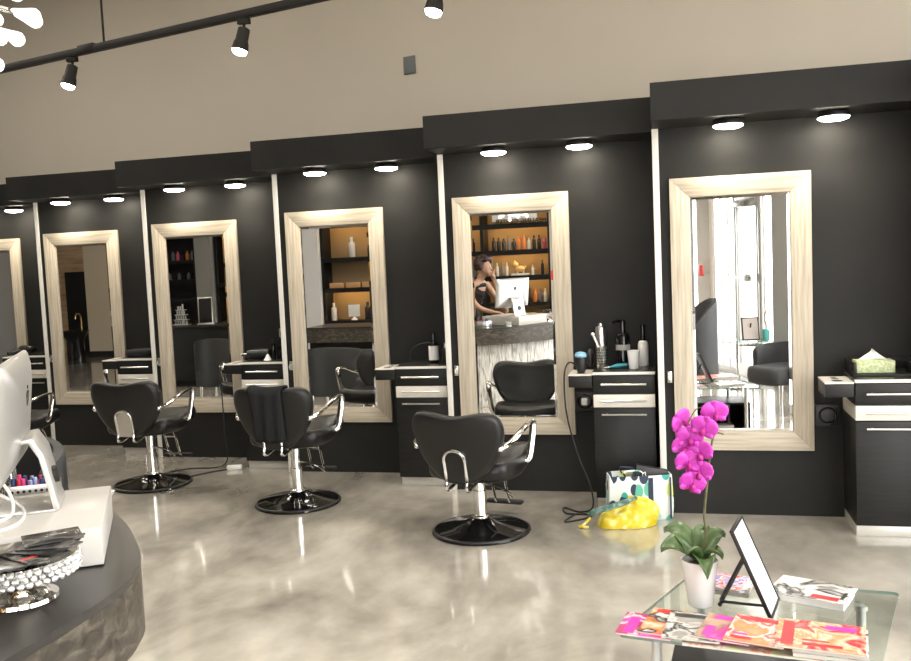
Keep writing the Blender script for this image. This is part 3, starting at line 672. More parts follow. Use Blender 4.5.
# white riser, computer etc.
rd_ = Vector((-.25, .40, 0)).normalized(); ld_ = Vector((-rd_.y, rd_.x, 0)); pc = Vector((-1.428, 1.942, 0)); ZR = .972
q0 = pc; q1 = pc + rd_ * .47; q2 = q1 + ld_ * .56; q3 = q0 + ld_ * .56
g = G(); g.prism([(q.x, q.y) for q in (q0, q1, q2, q3)], DZ + .004, ZR)
o = tag(g.out('riser_box', mat('white_riser_gloss', (.62, .60, .565), .25), bevel=.003), 'white box under the computer on the desk', 'box')
g = G(); 
t = thing('computer', 'slim aluminium desktop computer seen from behind', 'computer', (-1.802, 2.068, ZR), R(-57))
# local +Y is the back of the screen (towards the bays)
tilt = Matrix.Translation((0, 0, .10)) @ Matrix.Rotation(R(-6), 4, 'X')
hw, hh = .268, .322
ol = closedpath([(-hw, .01), (-hw, hh / 2), (-hw, hh - .01), (-hw + .01, hh), (0, hh), (hw - .01, hh), (hw, hh - .01), (hw, hh / 2), (hw, .01), (hw - .01, 0), (0, 0), (-hw + .01, 0)], 1)
def rect_ring(k, n=10):
    r = []
    for i in range(n): r.append((-hw + 2 * hw * i / n, 0))
    for i in range(n): r.append((hw, hh * i / n))
    for i in range(n): r.append((hw - 2 * hw * i / n, hh))
    for i in range(n): r.append((-hw, hh - hh * i / n))
    return [(u * k, hh / 2 + (v - hh / 2) * k) for u, v in r]
vs = []; rings = [(1, -.004), (1, .003), (.96, .010), (.8, .024), (.55, .036), (.3, .041)]; n = 40
for k, d_ in rings: vs += [(u, d_, v) for u, v in rect_ring(k)]
fs = [(i * n + j, i * n + (j + 1) % n, (i + 1) * n + (j + 1) % n, (i + 1) * n + j) for i in range(len(rings) - 1) for j in range(n)] + [tuple(range(n)), tuple(range((len(rings) - 1) * n, len(rings) * n))]
G().add(vs, fs, tilt).out('screen_case', M['alu'], t, smooth=50)
G().box(-hw + .012, hw - .012, -.0055, -.0035, .06, hh - .012, tilt).out('screen', M['screen'], t, smooth=0)
g = G(); ap = closedpath([(0, .016), (.012, .020), (.019, .010), (.018, -.006), (.010, -.022), (0, -.019), (-.010, -.022), (-.018, -.006), (-.019, .010), (-.012, .020)], 3)
TL = tilt @ Matrix.Translation((0, .0415, hh * .66)) @ Matrix.Rotation(R(90), 4, 'X')
g.prism([(-x, y) for x, y in ap], -.001, .0015, TL); lf = closedpath([(0, .024), (.006, .028), (.009, .036), (.003, .033)], 2); g.prism(lf, -.001, .0015, TL)
q = g.out('rear_logo', M['logo'], t); q['label'] = 'dark fruit shaped logo'
g = G(); w2 = .09
prof = [(.036, .20), (.075, .205), (.10, .16), (.125, .03), (.132, .006), (.120, 0), (-.03, 0), (-.03, .006), (.116, .007), (.088, .15), (.065, .192), (.036, .188)]
vs = [(-w2, y, z) for y, z in prof] + [(w2, y, z) for y, z in prof]; n = len(prof)
g.add(vs, [tuple(range(n)), tuple(range(n, 2 * n))[::-1]] + [(i, (i + 1) % n, n + (i + 1) % n, n + i) for i in range(n)])
st = g.out('stand', M['alu'], t, bevel=.002)
T = Matrix.Translation((0, .1125, .085)) @ Matrix.Rotation(R(-79), 4, 'X')
G().lathe([(.024, -.012), (.024, .012)], n=20, T=T).out('cable_hole', M['blackplastic'], st)
def white_cord(pts, lab): return tag(G().tube(smoothpath(pts, 6), .0045, 8).out('white_cable', M['white'], smooth=60), lab, 'cable')
white_cord([(-1.80, 2.00, 1.04), (-1.76, 2.05, .99), (-1.69, 1.98, ZR + .005), (-1.66, 1.88, ZR + .005), (-1.72, 1.80, ZR + .005)], 'white cable arching behind the computer stand')
white_cord([(-1.86, 2.0, 1.06), (-1.78, 2.02, 1.055), (-1.73, 1.98, .98), (-1.80, 1.86, ZR + .005), (-1.88, 1.82, ZR + .005)], 'white cable drooping nearest the picture edge by the computer')
t = thing('pen_holder', 'perforated metal holder full of coloured pens behind the computer', 'pen holder', (-2.045, 2.46, DZ), R(30))
g = G(); g.box(-.075, .075, -.04, .04, 0, .006); 
for q in ((-.075, .075, -.04, -.036), (-.075, .075, .036, .04), (-.075, -.071, -.036, .036), (.071, .075, -.036, .036)): g.box(*q, .006, .075)
g.out('holder_body', M['brushed'], t, bevel=.001)
g = G()
for i in range(8):
    for j in range(3): g.lathe([(.005, 0), (.0005, .0006)], n=8, T=Matrix.Translation((-.062 + i * .0175, -.0402, .018 + j * .019)) @ Matrix.Rotation(R(90), 4, 'X'))
for i in range(4):
    for j in range(3): g.lathe([(.005, 0), (.0005, .0006)], n=8, T=Matrix.Translation((.0752, -.025 + i * .0165, .018 + j * .019)) @ Matrix.Rotation(R(90), 4, 'Y'))
g.out('hole_pattern', M['blackplastic'], t, smooth=0)
pcols = {'navy': (.03, .05, .16), 'red': (.6, .03, .06), 'pink': (.75, .06, .28), 'lilac': (.35, .33, .55), 'pale blue': (.25, .38, .6)}
pm = {k: mat('pen_' + k.replace(' ', '_'), v, .35) for k, v in pcols.items()}
random.seed(11); rot30 = Matrix.Rotation(R(30), 4, 'Z')
for i in range(22):
    cn = random.choice(list(pcols)) if i > 4 else list(pcols)[i]
    lx, ly = -.06 + .12 * (i % 8) / 7, -.025 + .05 * (i // 8) / 2
    p = rot30 @ Vector((lx, ly, 0)); 
    o = G().tube([(0, 0, .008), (random.uniform(-.008, .008), random.uniform(-.006, .006), random.uniform(.085, .10))], .006, 8).out('pen', pm[cn], loc=(-2.045 + p.x, 2.46 + p.y, DZ))
    tag(o, cn + ' pen standing in the perforated metal holder', 'pen', 'pens in the holder, ' + cn)
g = G(); g.lathe([(.03, 0), (.036, .006), (.03, .02), (.045, .05), (.05, .055), (.042, .052), (.0005, .025)], n=12); tag(g.out('crystal_dish', M['cake'], loc=(-1.78, 2.42, DZ)), 'small clear crystal dish behind the white box', 'dish')
# cake stand with brochures
CX, CY = -1.476, 1.702
t = thing('cake_stand', 'beaded silver cake stand on the reception desk', 'stand', (CX, CY, DZ))
G().lathe([(.078, 0), (.082, .004), (.080, .012), (.062, .016), (.056, .024), (.042, .028), (.028, .040), (.022, .062), (.034, .068), (.024, .076), (.022, .085)], n=40).out('foot', M['silver'], t)
G().lathe([(.02, .083), (.11, .094), (.124, .098), (.126, .104), (.02, .106)], n=44).out('plate', M['silver'], t)
g = G()
for i in range(44):
    a = 2 * math.pi * i / 44
    for j in range(3): g.ell((.127 * math.cos(a + j * .07), .127 * math.sin(a + j * .07), .070 + j * .0125), (.0085, .0085, .0075), 8, 6)
q = g.out('beaded_rim', M['cake'], t); q['label'] = 'crystal bead skirt'
brm = []
for i in range(3):
    brm.append(cover('brochure_print_%d' % i, i * 2.3, [(.012, .012, .013), (.02, .02, .021), (.15, .14, .13), (.012, .012, .013)], 9))
random.seed(5)
for i in range(7):
    az = R(-88 + i * 22); 
    L_, B_ = .125, .05; g = G(); c, s_ = math.cos(az), math.sin(az); T = Matrix.Translation((CX, CY, DZ + .1075 + i * .0042)) @ Matrix.Rotation(az, 4, 'Z')
    g.use(brm[i % 3]); g.box(.012, .012 + L_, -B_, B_, 0, .0035, T)
    g.use(M['red']); g.box(.092, .108, -B_ + .001, B_ - .001, .0035, .0039, T) if i in (1, 3) else None
    o = g.out('brochure', None, bevel=.0005)
    labs = ['glossy black brochure lowest in the fan on the cake stand', 'glossy black brochure with a red band low in the fan', 'glossy black brochure third from the bottom of the fan', 'glossy black brochure with a red band midway up the fan', 'glossy black brochure fifth from the bottom of the fan', 'glossy black brochure second from the top of the fan', 'glossy black brochure topmost in the fan on the stand']
    tag(o, labs[i], 'brochure', 'brochures fanned on the cake stand')

# ------------------------------------------------------------------ dark armchairs by the desk and in the waiting corner
def armchair(name, lab, loc, rz, backz=.8, w=.66, m=None, legs=M['chrome'], group=None, sm_=.0):
    m = m or M['charfab']; t = thing(name, lab, 'armchair', loc, rz, group); hw_ = w / 2
    # faces +Y
    ol = closedpath([(-hw_ + .1, -.24), (-hw_ + .1, .1), (-hw_ + .13, .26), (0, .30), (hw_ - .13, .26), (hw_ - .1, .1), (hw_ - .1, -.24), (0, -.26)], 5)
    G().pillow(ol, .17, lambda u, v, q: (u, v, .37 + q)).out('seat_cushion', m, t, smooth=60)
    def shell(bz, z0, th):
        g = G(); n = 28; vs = []
        for i in range(n + 1):
            a = R(-20 + 220 * i / n); cx, cy = -hw_ * math.cos(a) * -1, -.30 * math.sin(a) - .02
            f = max(0, math.sin(R(180) * (i / n))) ** .6; top = .60 + (bz - .60) * f
            for (k, z) in ((1, z0), (1.0, top - .03), (.97, top), (.86, top), (.83, top - .03), (.83, z0)): vs.append((cx * k, cy * k, z))
        fs = [(i * 6 + j, i * 6 + (j + 1) % 6, (i + 1) * 6 + (j + 1) % 6, (i + 1) * 6 + j) for i in range(n) for j in range(6)] + [tuple(range(6)), tuple(range(n * 6, n * 6 + 6))]
        return g.add(vs, fs)
    shell(backz, .24, .1).out('back_shell', m, t, bevel=.0, smooth=50)
    for x in (-hw_ + .12, hw_ - .12):
        for y in (-.18, .18): G().cyl((x, y, .0), (x * .97, y * .97, .29), .012, 12, .018).out('leg', legs, t)
    return t
armchair('armchair', 'dark grey armchair standing behind the computer near the desk', (-3.52, 3.84, 0), R(185), .76, .88, m=M['darkvinyl'])
armchair('armchair', 'dark armchair standing beyond the desk, seen only in reflection', (-5.35, 3.95, 0), R(180), .82, .8, m=M['darkvinyl'])
armchair('armchair', 'charcoal tub armchair near the shop door in the mirror', (.98, 1.88, 0), R(52), .67, .62)
armchair('armchair', 'tall backed grey armchair by the window in the mirror', (.12, .85, 0), R(75), 1.08, .62)

# ------------------------------------------------------------------ coffee table
t = thing('coffee_table', 'glass coffee table carrying the orchid and magazines', 'table')
FL, BL, BRr, FR = (-.203, 2.725), (.011, 3.25), (.705, 3.19), (.525, 2.60)
def rc(poly, r=.03, n=4):
    out = []; k = len(poly)
    for i in range(k):
        p = Vector(poly[i]); a_ = (Vector(poly[i - 1]) - p).normalized(); b_ = (Vector(poly[(i + 1) % k]) - p).normalized()
        s0 = p + a_ * r; s1 = p + b_ * r
        for j in range(n + 1): u = j / n; q = (1 - u) ** 2 * s0 + 2 * u * (1 - u) * p + u * u * s1; out.append((q.x, q.y))
    return out
gp = rc([FL, BL, BRr, FR])
g = G(); n = len(gp); a_ = sum(gp[i][0] * gp[(i + 1) % n][1] - gp[(i + 1) % n][0] * gp[i][1] for i in range(n)); gp = gp if a_ > 0 else gp[::-1]
vs = [(x, y, .42) for x, y in gp] + [(x, y, .43) for x, y in gp]
g.use(M['tableglass']); g.add(vs, [tuple(range(n))[::-1], tuple(range(n, 2 * n))]); g.use(M['glassedge']); g.add(vs, [(i, (i + 1) % n, n + (i + 1) % n, n + i) for i in range(n)])
g.out('glass_top', None, t, smooth=0)
for x, y in ((-.085, 2.76), (.06, 3.13), (.565, 3.085), (.44, 2.69)): 
    lg = G().cyl((x, y, 0), (x, y, .42), .0155, 18).out('leg', M['alu'], t)
    G().cyl((x, y, .405), (x, y, .4199), .022, 18).out('leg_cap', M['brushed'], lg)
g = G(); T = Matrix.Translation((.27, 2.83, 0)) @ Matrix.Rotation(R(-5), 4, 'Z')
g.box(-.32, .32, -.2, .2, .02, .035, T); g.box(-.32, .32, -.2, .2, .255, .27, T); g.box(-.32, -.305, -.2, .2, .035, .255, T); g.box(.305, .32, -.2, .2, .035, .255, T); g.box(-.305, .305, -.2, -.185, .035, .255, T)
g.box(-.32, -.28, -.2, -.16, 0, .02, T); g.box(.28, .32, -.2, -.16, 0, .02, T); g.box(-.32, -.28, .16, .2, 0, .02, T); g.box(.28, .32, .16, .2, 0, .02, T)
g.out('shelf_box', M['blackplastic'], t, bevel=.002)
def magazine(lab, quad, z, h, m, name='magazine', bars=()):
    q = [Vector((x, y, 0)) for x, y in quad]; c = sum(q, Vector()) / 4
    t = thing(name, lab, 'magazine', (c.x, c.y, z)); loc = [(v.x - c.x, v.y - c.y) for v in q]
    G().prism([(x * .99, y * .99) for x, y in loc], 0.0005, h - .0012).out('pages', M['pages'], t, smooth=0)
    g = G(); g.prism(loc, h - .0012, h); g.out('cover', m, t, smooth=0)
    G().prism(loc, 0, .0006).out('back_cover', m, t, smooth=0)
    P = lambda u, v: tuple((Vector(loc[0]) * (1 - u) + Vector(loc[1]) * u) * (1 - v) + (Vector(loc[3]) * (1 - u) + Vector(loc[2]) * u) * v)
    for nm, mm, u0, v0, u1, v1 in bars:
        G().prism([P(u0, v0), P(u1, v0), P(u1, v1), P(u0, v1)], h, h + .0002).out(nm, mm, t, smooth=0)
    return t
for nm_, c_ in (('pink', PK), ('red', RD), ('black', BK)): M['ink_' + nm_] = mat('ink_' + nm_, c_, .3)
def quad(cx, cy, w, h, a):
    c, s = math.cos(R(a)), math.sin(R(a)); return [(cx + x * c - y * s, cy + x * s + y * c) for x, y in ((-w / 2, -h / 2), (w / 2, -h / 2), (w / 2, h / 2), (-w / 2, h / 2))]
ZG = .4302
mg = lambda i, cols, sc=20: cover('magazine_cover_%d' % i, i * 1.37, cols, sc)
magazine('magazine with a pink lettered cover nearest the table tip', quad(-.11, 2.79, .17, .17, -10), ZG, .007, mg(1, [W_, PK, W_, (.4, .06, .15)], 13), bars=[('masthead', M['ink_pink'], .12, .05, .32, .8)])
magazine('magazine with a tan and dark cover beneath the pink one', quad(-.02, 2.80, .20, .20, -14), ZG + .0072, .006, mg(2, [CR, W_, BK, OR, CR], 10), bars=[('masthead', M['ink_red'], .08, .82, .5, .95)])
magazine('magazine with a black and white cover in front of the pot', quad(.03, 2.77, .17, .20, -8), ZG + .0134, .006, mg(3, [W_, (.3, .28, .25), W_, BK, W_], 10), bars=[('masthead', M['ink_black'], .1, .80, .7, .95)])
magazine('magazine with a bright magenta cover in the front row', quad(.13, 2.755, .16, .19, -16), ZG + .0196, .006, mg(4, [W_, PK, (.25, .15, .1), (.45, .3, .2)], 9), bars=[('masthead', M['ink_pink'], .15, .78, .9, .95), ('headline', M['ink_pink'], .1, .1, .3, .5)])
magazine('magazine with an orange portrait cover in the front row', quad(.218, 2.738, .17, .20, -15), ZG + .0258, .006, mg(5, [CR, OR, W_, RD, CR], 12), bars=[('masthead', M['ink_red'], .1, .80, .85, .94), ('headline', M['ink_red'], .08, .08, .45, .18), ('headline', M['ink_pink'], .08, .24, .35, .30)])
magazine('large magazine with a red and cream cover topmost in front', quad(.385, 2.70, .24, .20, -10), ZG + .032, .008, mg(6, [W_, RD, CR, OR, CR], 11), bars=[('masthead', M['ink_red'], .06, .05, .2, .92), ('headline', M['ink_red'], .3, .10, .75, .2), ('headline', M['ink_red'], .3, .26, .6, .32), ('headline', M['ink_pink'], .55, .75, .9, .9)])
magazine('thin magazine lowest at the front edge of the table', quad(.20, 2.70, .40, .13, -9), ZG, .007, mg(9, [W_, (.55, .6, .3), W_, OR, W_]))
magazine('thin magazine beneath the large red and cream one', quad(.41, 2.70, .20, .19, -8), ZG + .0075, .012, mg(8, [W_, (.4, .5, .25), W_]))
magazine('magazine under the red and cream pile, third from bottom', quad(.412, 2.70, .20, .19, -10), ZG + .0197, .012, mg(10, [W_, BK, W_]))
magazine('magazine with a purple and white cover behind the pot', quad(.125, 3.175, .17, .15, -18), ZG + .013, .008, mg(7, [W_, (.25, .2, .5), W_, RD, W_], 24))
magazine('dark covered magazine under the purple and white one', quad(.13, 3.17, .20, .15, -12), ZG, .0125, mg(11, [BK, (.2, .18, .16), W_]))
magazine('stack base magazine with a blue edge under the white fashion one', quad(.42, 3.105, .23, .155, -22), ZG, .022, mg(12, [(.12, .2, .4), W_, (.12, .2, .4)]))
magazine('white fashion magazine with a black and red figure on its cover', quad(.42, 3.11, .245, .17, -24), ZG + .0222, .006, mg(13, [W_, W_, BK, W_], 7), bars=[('headline', M['ink_red'], .55, .06, .9, .26), ('headline', M['ink_black'], .9, .2, .95, .6)])
magazine('grey book lying inside the black shelf box', quad(.38, 2.93, .16, .12, -10), .0352, .03, M['grey'], 'book')
# sign stand
t = thing('sign_stand', 'black framed white notice tilted on the coffee table', 'sign', (.288, 2.975, ZG), R(-13))
# plane: bottom edge along local Y, leaning to -X
lean = R(23); TS = Matrix.Rotation(-lean, 4, 'Y')
bw, bh = .092, .30
g = G(); fw_ = .010
for q in ((-bw, bw, 0, fw_), (-bw, bw, bh - fw_, bh), (-bw, -bw + fw_, fw_, bh - fw_), (bw - fw_, bw, fw_, bh - fw_)): g.box(-.008, .004, q[0], q[1], q[2], q[3], TS)
g.box(-.008, -.004, -bw + fw_, bw - fw_, fw_, bh - fw_, TS); TSx = Matrix.Translation((0, 0, .004))
for o_ in [g]: o_.v = [TSx @ p for p in o_.v]
g.out('frame', M['blackplastic'], t, bevel=.001)
g = G(); g.box(-.0035, .001, -bw + fw_, bw - fw_, fw_, bh - fw_, TSx @ TS); g.out('notice_sheet', M['paper'], t, smooth=0)
g = G(); p1 = TSx @ TS @ Vector((-.008, 0, .20)); g.tube([p1, (-.17, 0, .012)], [.022, .022], 4, flat=.35); g.tube([(-.17, -.03, .008), (-.17, .03, .008)], .007, 8); g.tube([(-.17, 0, .008), (-.01, 0, .012)], .005, 8)
g.out('easel_leg', M['blackplastic'], t)
# ------------------------------------------------------------------ orchid
OX, OY = .055, 3.0
t = thing('potted_orchid', 'magenta orchid in a white tapered pot', 'plant', (OX, OY, ZG))
G().lathe([(.038, 0), (.041, .004), (.059, .148), (.061, .155), (.055, .155), (.050, .13), (.0005, .128)], n=36).out('pot', M['whitegloss'], t)
G().lathe([(.050, .132), (.03, .14), (.0005, .142)], n=20).out('bark', M['soil'], t)
def blade(base, az, L, wd, rise, droop, tw=0):
    g = G(); n, m_ = 14, 6; vs = []
    d_ = Vector((math.sin(R(az)), math.cos(R(az)), 0)); sd = Vector((d_.y, -d_.x, 0))
    for i in range(n + 1):
        u = i / n; c = Vector(base) + d_ * (L * u) + Vector((0, 0, rise * math.sin(u * math.pi * .55) - droop * u * u)); ww = wd * math.sin(math.pi * min(1, .12 + .88 * u ** .8)) ** .7
        for j in range(m_ + 1):
            v = j / m_ * 2 - 1; vs.append(c + sd * (v * ww) + Vector((0, 0, .018 * v * v + tw * v * ww)))
    g.add(vs, [(i * (m_ + 1) + j, i * (m_ + 1) + j + 1, (i + 1) * (m_ + 1) + j + 1, (i + 1) * (m_ + 1) + j) for i in range(n) for j in range(m_)])
    o = g.out('leaf', M['leaf'], t, smooth=70); q = o.modifiers.new('thick', 'SOLIDIFY'); q.thickness = .0035; return o
blade((-.01, 0, .150), -98, .115, .036, .075, .045, .5); blade((0, .01, .150), -60, .13, .036, .10, .03, .4); blade((.01, -.01, .145), 172, .085, .035, .06, .085); blade((.01, 0, .15), 60, .085, .027, .085, .015, -.5); blade((.005, .005, .15), 115, .075, .025, .06, .045); blade((-.005, -.01, .15), 210, .075, .03, .07, .03); blade((0, .01, .15), 15, .09, .03, .10, .03)
G().tube(smoothpath([(.005, 0, .135), (.022, 0, .24), (.018, .0, .30), (.028, 0, .40), (.040, 0, .50), (.052, 0, .565)], 6), [.0042] * 20 + [.0036] * 11, 8).out('flower_stem', M['stem'], t)
G().tube(smoothpath([(.0515, 0, .563), (.060, 0, .577), (.072, -.003, .578), (.085, -.005, .574)], 4), .0026, 6).out('stem_tip', M['stem'], t)
G().tube(smoothpath([(.050, 0, .55), (.046, .0, .61), (.030, 0, .655), (.0, 0, .655), (-.03, 0, .60), (-.045, 0, .53), (-.035, 0, .45), (-.025, 0, .41)], 5), .0022, 6).out('flower_spray', M['stem'], t)
def flower_mesh():
    g = G()
    def pet(ang, L, wd, dz, z0=0):
        n, m_ = 7, 4; vs = []; T = Matrix.Rotation(R(ang), 4, 'Y')
        for i in range(n + 1):
            u = i / n; ww = wd * math.sin(math.pi * (.10 + .86 * u)) ** .65
            for j in range(m_ + 1): v = j / m_ * 2 - 1; vs.append(T @ Vector((v * ww, z0 + dz * u * u + .006 * v * v, L * u)))
        g.add(vs, [(i * (m_ + 1) + j, i * (m_ + 1) + j + 1, (i + 1) * (m_ + 1) + j + 1, (i + 1) * (m_ + 1) + j) for i in range(n) for j in range(m_)])
    pet(0, .042, .018, -.008, .004); pet(125, .042, .017, -.008, .004); pet(-125, .042, .017, -.008, .004); pet(72, .046, .031, -.004); pet(-72, .046, .031, -.004)
    return g
fo = flower_mesh(); lipg = G(); lipg.ell((0, -.014, -.010), (.010, .012, .014), 10, 8); lipg.ell((0, -.012, .004), (.004, .006, .004), 8, 6)
fpos = [(.058, -.01, .645, 10, 0), (.022, -.035, .60, -5, 10), (-.045, 0, .615, 40, -20), (-.022, -.02, .565, 5, 0), (-.042, -.01, .53, 30, 15), (.008, -.02, .515, -15, -10), (-.030, -.03, .485, 20, 5), (.006, -.02, .452, -10, 0), (-.018, -.03, .415, 15, 10)]
fbase = None
for i, (x, y, z, a_, b_) in enumerate(fpos):
    if fbase is None:
        f_ = fo.out('flower', M['petal'], t, smooth=70); f_.modifiers.new('thick', 'SOLIDIFY').thickness = .0018; l_ = lipg.out('flower_lip', M['lip'], f_); l_['label'] = 'dark magenta lip'; fbase = f_
    else:
        f_ = fbase.copy(); COL.objects.link(f_); l2 = l_.copy(); COL.objects.link(l2); l2.parent = f_
    f_.location = (x, y, z); f_.rotation_euler = Euler((R(8), R(b_ * 2), R(a_)))

# ------------------------------------------------------------------ track lights, wall plate, chandelier
RA, RB = Vector((-4.75, 5.20, 2.95)), Vector((.2, 3.86, 2.95)); rdir = (RB - RA).normalized()
t = thing('light_track', 'dark ceiling track hanging on a thin rod', 'track')
g = G(); sd = Vector((-rdir.y, rdir.x, 0)); p = []
T = Matrix(((rdir.x, sd.x, 0, RA.x), (rdir.y, sd.y, 0, RA.y), (0, 0, 1, RA.z), (0, 0, 0, 1))); LN = (RB - RA).length
M['bronze'] = mat('dark_bronze_metal', (.014, .012, .010), .6, .1, .25)
G().box(0, LN, -.02, .02, 0, .042, T).out('rail', M['bronze'], t, bevel=.003)
def track_at(x): return RA + rdir * ((x - RA.x) / rdir.x)
jt = track_at(-3.40); G().box(-.07, .07, -.022, .022, .002, .052, Matrix.Translation(jt) @ Matrix.Rotation(math.atan2(rdir.y, rdir.x), 4, 'Z')).out('joint', M['bronze'], t, bevel=.004)
for x in (-3.26, .0):
    q = track_at(x); G().cyl((q.x, q.y, 2.99), (q.x, q.y, 4.6), .007, 10).out('rod', M['bronze'], t)
def spot():
    t = thing('track_spotlight', '', 'spotlight')
    G().box(-.035, .035, -.015, .015, -.03, 0).out('adapter', M['bronze'], t, bevel=.003)
    G().cyl((0, 0, -.03), (0, 0, -.055), .008, 10).out('stem', M['bronze'], t)
    T = Matrix.Translation((0, 0, -.05)) @ Matrix.Rotation(R(-12), 4, 'X') @ Matrix.Rotation(R(10), 4, 'Y')
    G().lathe([(.022, 0), (.032, -.006), (.034, -.07), (.040, -.085), (.046, -.13), (.043, -.13), (.038, -.12)], n=24, T=T).out('lamp_head', M['bronze'], t)
    G().lathe([(.041, -.122), (.036, -.140), (.02, -.148), (.0005, -.151)], n=24, T=T).out('lens', M['spotlens'], t)
    l = light('spot_beam', 'SPOT', 60, (1, .93, .82), T @ Vector((0, 0, -.16)), t, spot_size=R(75), spot_blend=.6, shadow_soft_size=.04); l.rotation_euler = Euler((R(-14), R(10), 0))
    return t
sp = spot(); SL = ['lit black spotlight on the track nearest the chandelier', 'lit black spotlight midway along the visible track', 'lit black spotlight at the top edge right of the track']
SL[2] = 'lit spotlight at the top edge above the small grey wall plate'
for i, x in enumerate((-3.54, -2.21, -1.05, .1)):
    q = track_at(x); loc = (q.x, q.y, 2.95)
    if i == 0: sp.location = loc; sp['label'] = SL[0]; sp['group'] = 'spotlights on the track'
    else: dup(sp, loc, label=SL[i] if i < 3 else 'lit spotlight outside the picture', group='spotlights on the track')
M['fill_panel_glow'] = mat('fill_panel_diffuser', (1, 1, 1), .4, emit=(1, .94, .84), es=15)  # unseen glowing panels added at the ceiling to brighten the upper wall
gp_ = None
for x, y in ((-7.4, 5.4), (-5.4, 4.8), (-4.4, 2.6), (-2.4, 2.6), (-.5, 2.2), (1.2, 2.2)):
    if gp_ is None:
        gp_ = thing('fill_light_panel', 'unseen fill light panel added at the ceiling', 'light', (x, y, 4.6), 0, 'unseen fill light panels added at the ceiling')
        G().box(-.65, .65, -.35, .35, -.05, 0).out('housing', M['whiteframe'], gp_, bevel=.004); G().box(-.6, .6, -.3, .3, -.056, -.05).out('diffuser', M['fill_panel_glow'], gp_, smooth=0)
    else: dup(gp_, (x, y, 4.6))
nrm = -rown; pw = Vector((-1.912, 6.653, 3.102)); T = Matrix(((rowd.x, rown.x, 0, pw.x), (rowd.y, rown.y, 0, pw.y), (0, 0, 1, pw.z), (0, 0, 0, 1)))
tag(G().box(-.052, .052, -.014, .002, -.066, .066, T).out('wall_plate', mat('slate_plate', (.13, .145, .145), .5), bevel=.004), 'small grey square plate on the tan upper wall', 'plate')
CC = Vector((-1.80, 1.85, 2.345)); CRD = .30
t = thing('chandelier', 'glowing crystal petal chandelier hanging over the desk', 'chandelier', CC)
G().cyl((0, 0, .0), (0, 0, 4.6 - CC.z), .008, 10).out('rod', M['chrome'], t)
G().ell((0, 0, 0), .05, 16, 12).out('hub', M['chrome'], t)
pb = None; random.seed(21); NP = 98; sg = G()
for i in range(NP):
    z = 1 - 2 * (i + .5) / NP; a_ = i * 2.39996; r_ = math.sqrt(1 - z * z); d_ = Vector((r_ * math.cos(a_), r_ * math.sin(a_), z)); k = CRD * random.uniform(.70, 1.0)
    sg.tube([d_ * .04, d_ * (k - .05)], .0025, 6)
    if pb is None:
        pb = G().lathe([(.0005, -.045), (.005, -.04), (.011, -.018), (.018, .003), (.0195, .012), (.014, .022), (.006, .027), (.0005, .028)], n=16).out('crystal_petal', M['crystal'], t, smooth=60); o = pb
    else: o = pb.copy(); COL.objects.link(o)
    o.location = d_ * k; o.rotation_euler = d_.to_track_quat('Z', 'Y').to_euler()
sg.out('petal_stems', M['silver'], t)

# ------------------------------------------------------------------ retail shelves (seen in the mirrors)
def shelf_unit(lab, x0, x1, zs, ztop, divs=(), warm=True, yb=-1.59, yf=-1.22, lit=None):
    t = thing('retail_shelves', lab, 'shelving')
    G().box(x0, x1, yb, yb + .02, 0, ztop).out('back_panel', M['warmback'] if warm else M['shelf'], t, smooth=0)
    for x in [x0, x1 - .05] + list(divs): G().box(x, x + .05, yb + .02, yf, 0, ztop).out('upright', M['shelf'], t, smooth=0)
    G().box(x0, x1, yb, yf, ztop, ztop + .05).out('top_board', M['shelf'], t, smooth=0)
    for i, z in enumerate(zs):
        s_ = G().box(x0 + .05, x1 - .05, yb + .02, yf + .01, z - .045, z).out('shelf', M['shelf'], t, smooth=0)
    for z in list(zs)[1:] + [ztop]: G().box(x0 + .05, x1 - .05, yf + .0, yf + .012, z - .075, z - .0).out('shelf_lip', M['shelf'], t, smooth=0)
    for i, z in enumerate(list(zs) + [ztop]):
        if (lit is None and i) or (lit and i in lit): G().box(x0 + .06, x1 - .06, yf - .14, yf - .12, z - .058 if z != ztop else z - .012, z - .0455 if z != ztop else z - .0005).out('light_strip', M['warmstrip'], t, smooth=0)
    return t
shelf_unit('warm lit retail shelves behind the woman, topped by a sign', -3.95, -1.77, (.95, 1.36, 1.745, 2.14), 2.50, (-2.84,))
BM = {'dark': mat('dark_bottle', (.02, .018, .022), .25), 'orange': mat('orange_bottle', (.75, .22, .06), .3), 'white': mat('pale_bottle', (.75, .72, .66), .3), 'pink': mat('pink_bottle', (.70, .12, .22), .3), 'grey': mat('grey_bottle', (.18, .17, .19), .3)}
def shelf_bottle(kind, x, z, h, r, where, y=-1.36):
    return tag(G().lathe([(r * .95, 0), (r, .005), (r, h * .68), (r * .45, h * .78), (r * .45, h), (r * .3, h)], n=14).out('product_bottle', BM[kind], loc=(x, y, z)), '%s product bottle on the %s' % (kind, where), 'bottle', '%s bottles on the %s' % (kind, where))
random.seed(9)
seq = ['dark', 'dark', 'dark', 'grey', 'dark', 'orange', 'orange', 'white', 'dark', 'dark', 'pink']
for i, kd in enumerate(seq): shelf_bottle(kd, -2.66 + i * .077, 1.7455, random.uniform(.17, .23) + (.01 if kd == 'orange' else 0), .027, 'upper lit shelf behind the woman')
for i, kd in enumerate(['dark', 'dark', 'grey', 'dark']): shelf_bottle(kd, -3.22 + i * .08, 1.7455, random.uniform(.17, .21), .027, 'upper lit shelf behind the woman')
for i, kd in enumerate(['white', 'grey', 'white', 'white', 'dark']): shelf_bottle(kd, (-2.62, -2.54, -2.47, -2.08, -1.93)[i], 1.3605, (.2, .19, .2, .15, .22)[i], .022, 'middle lit shelf behind the woman')
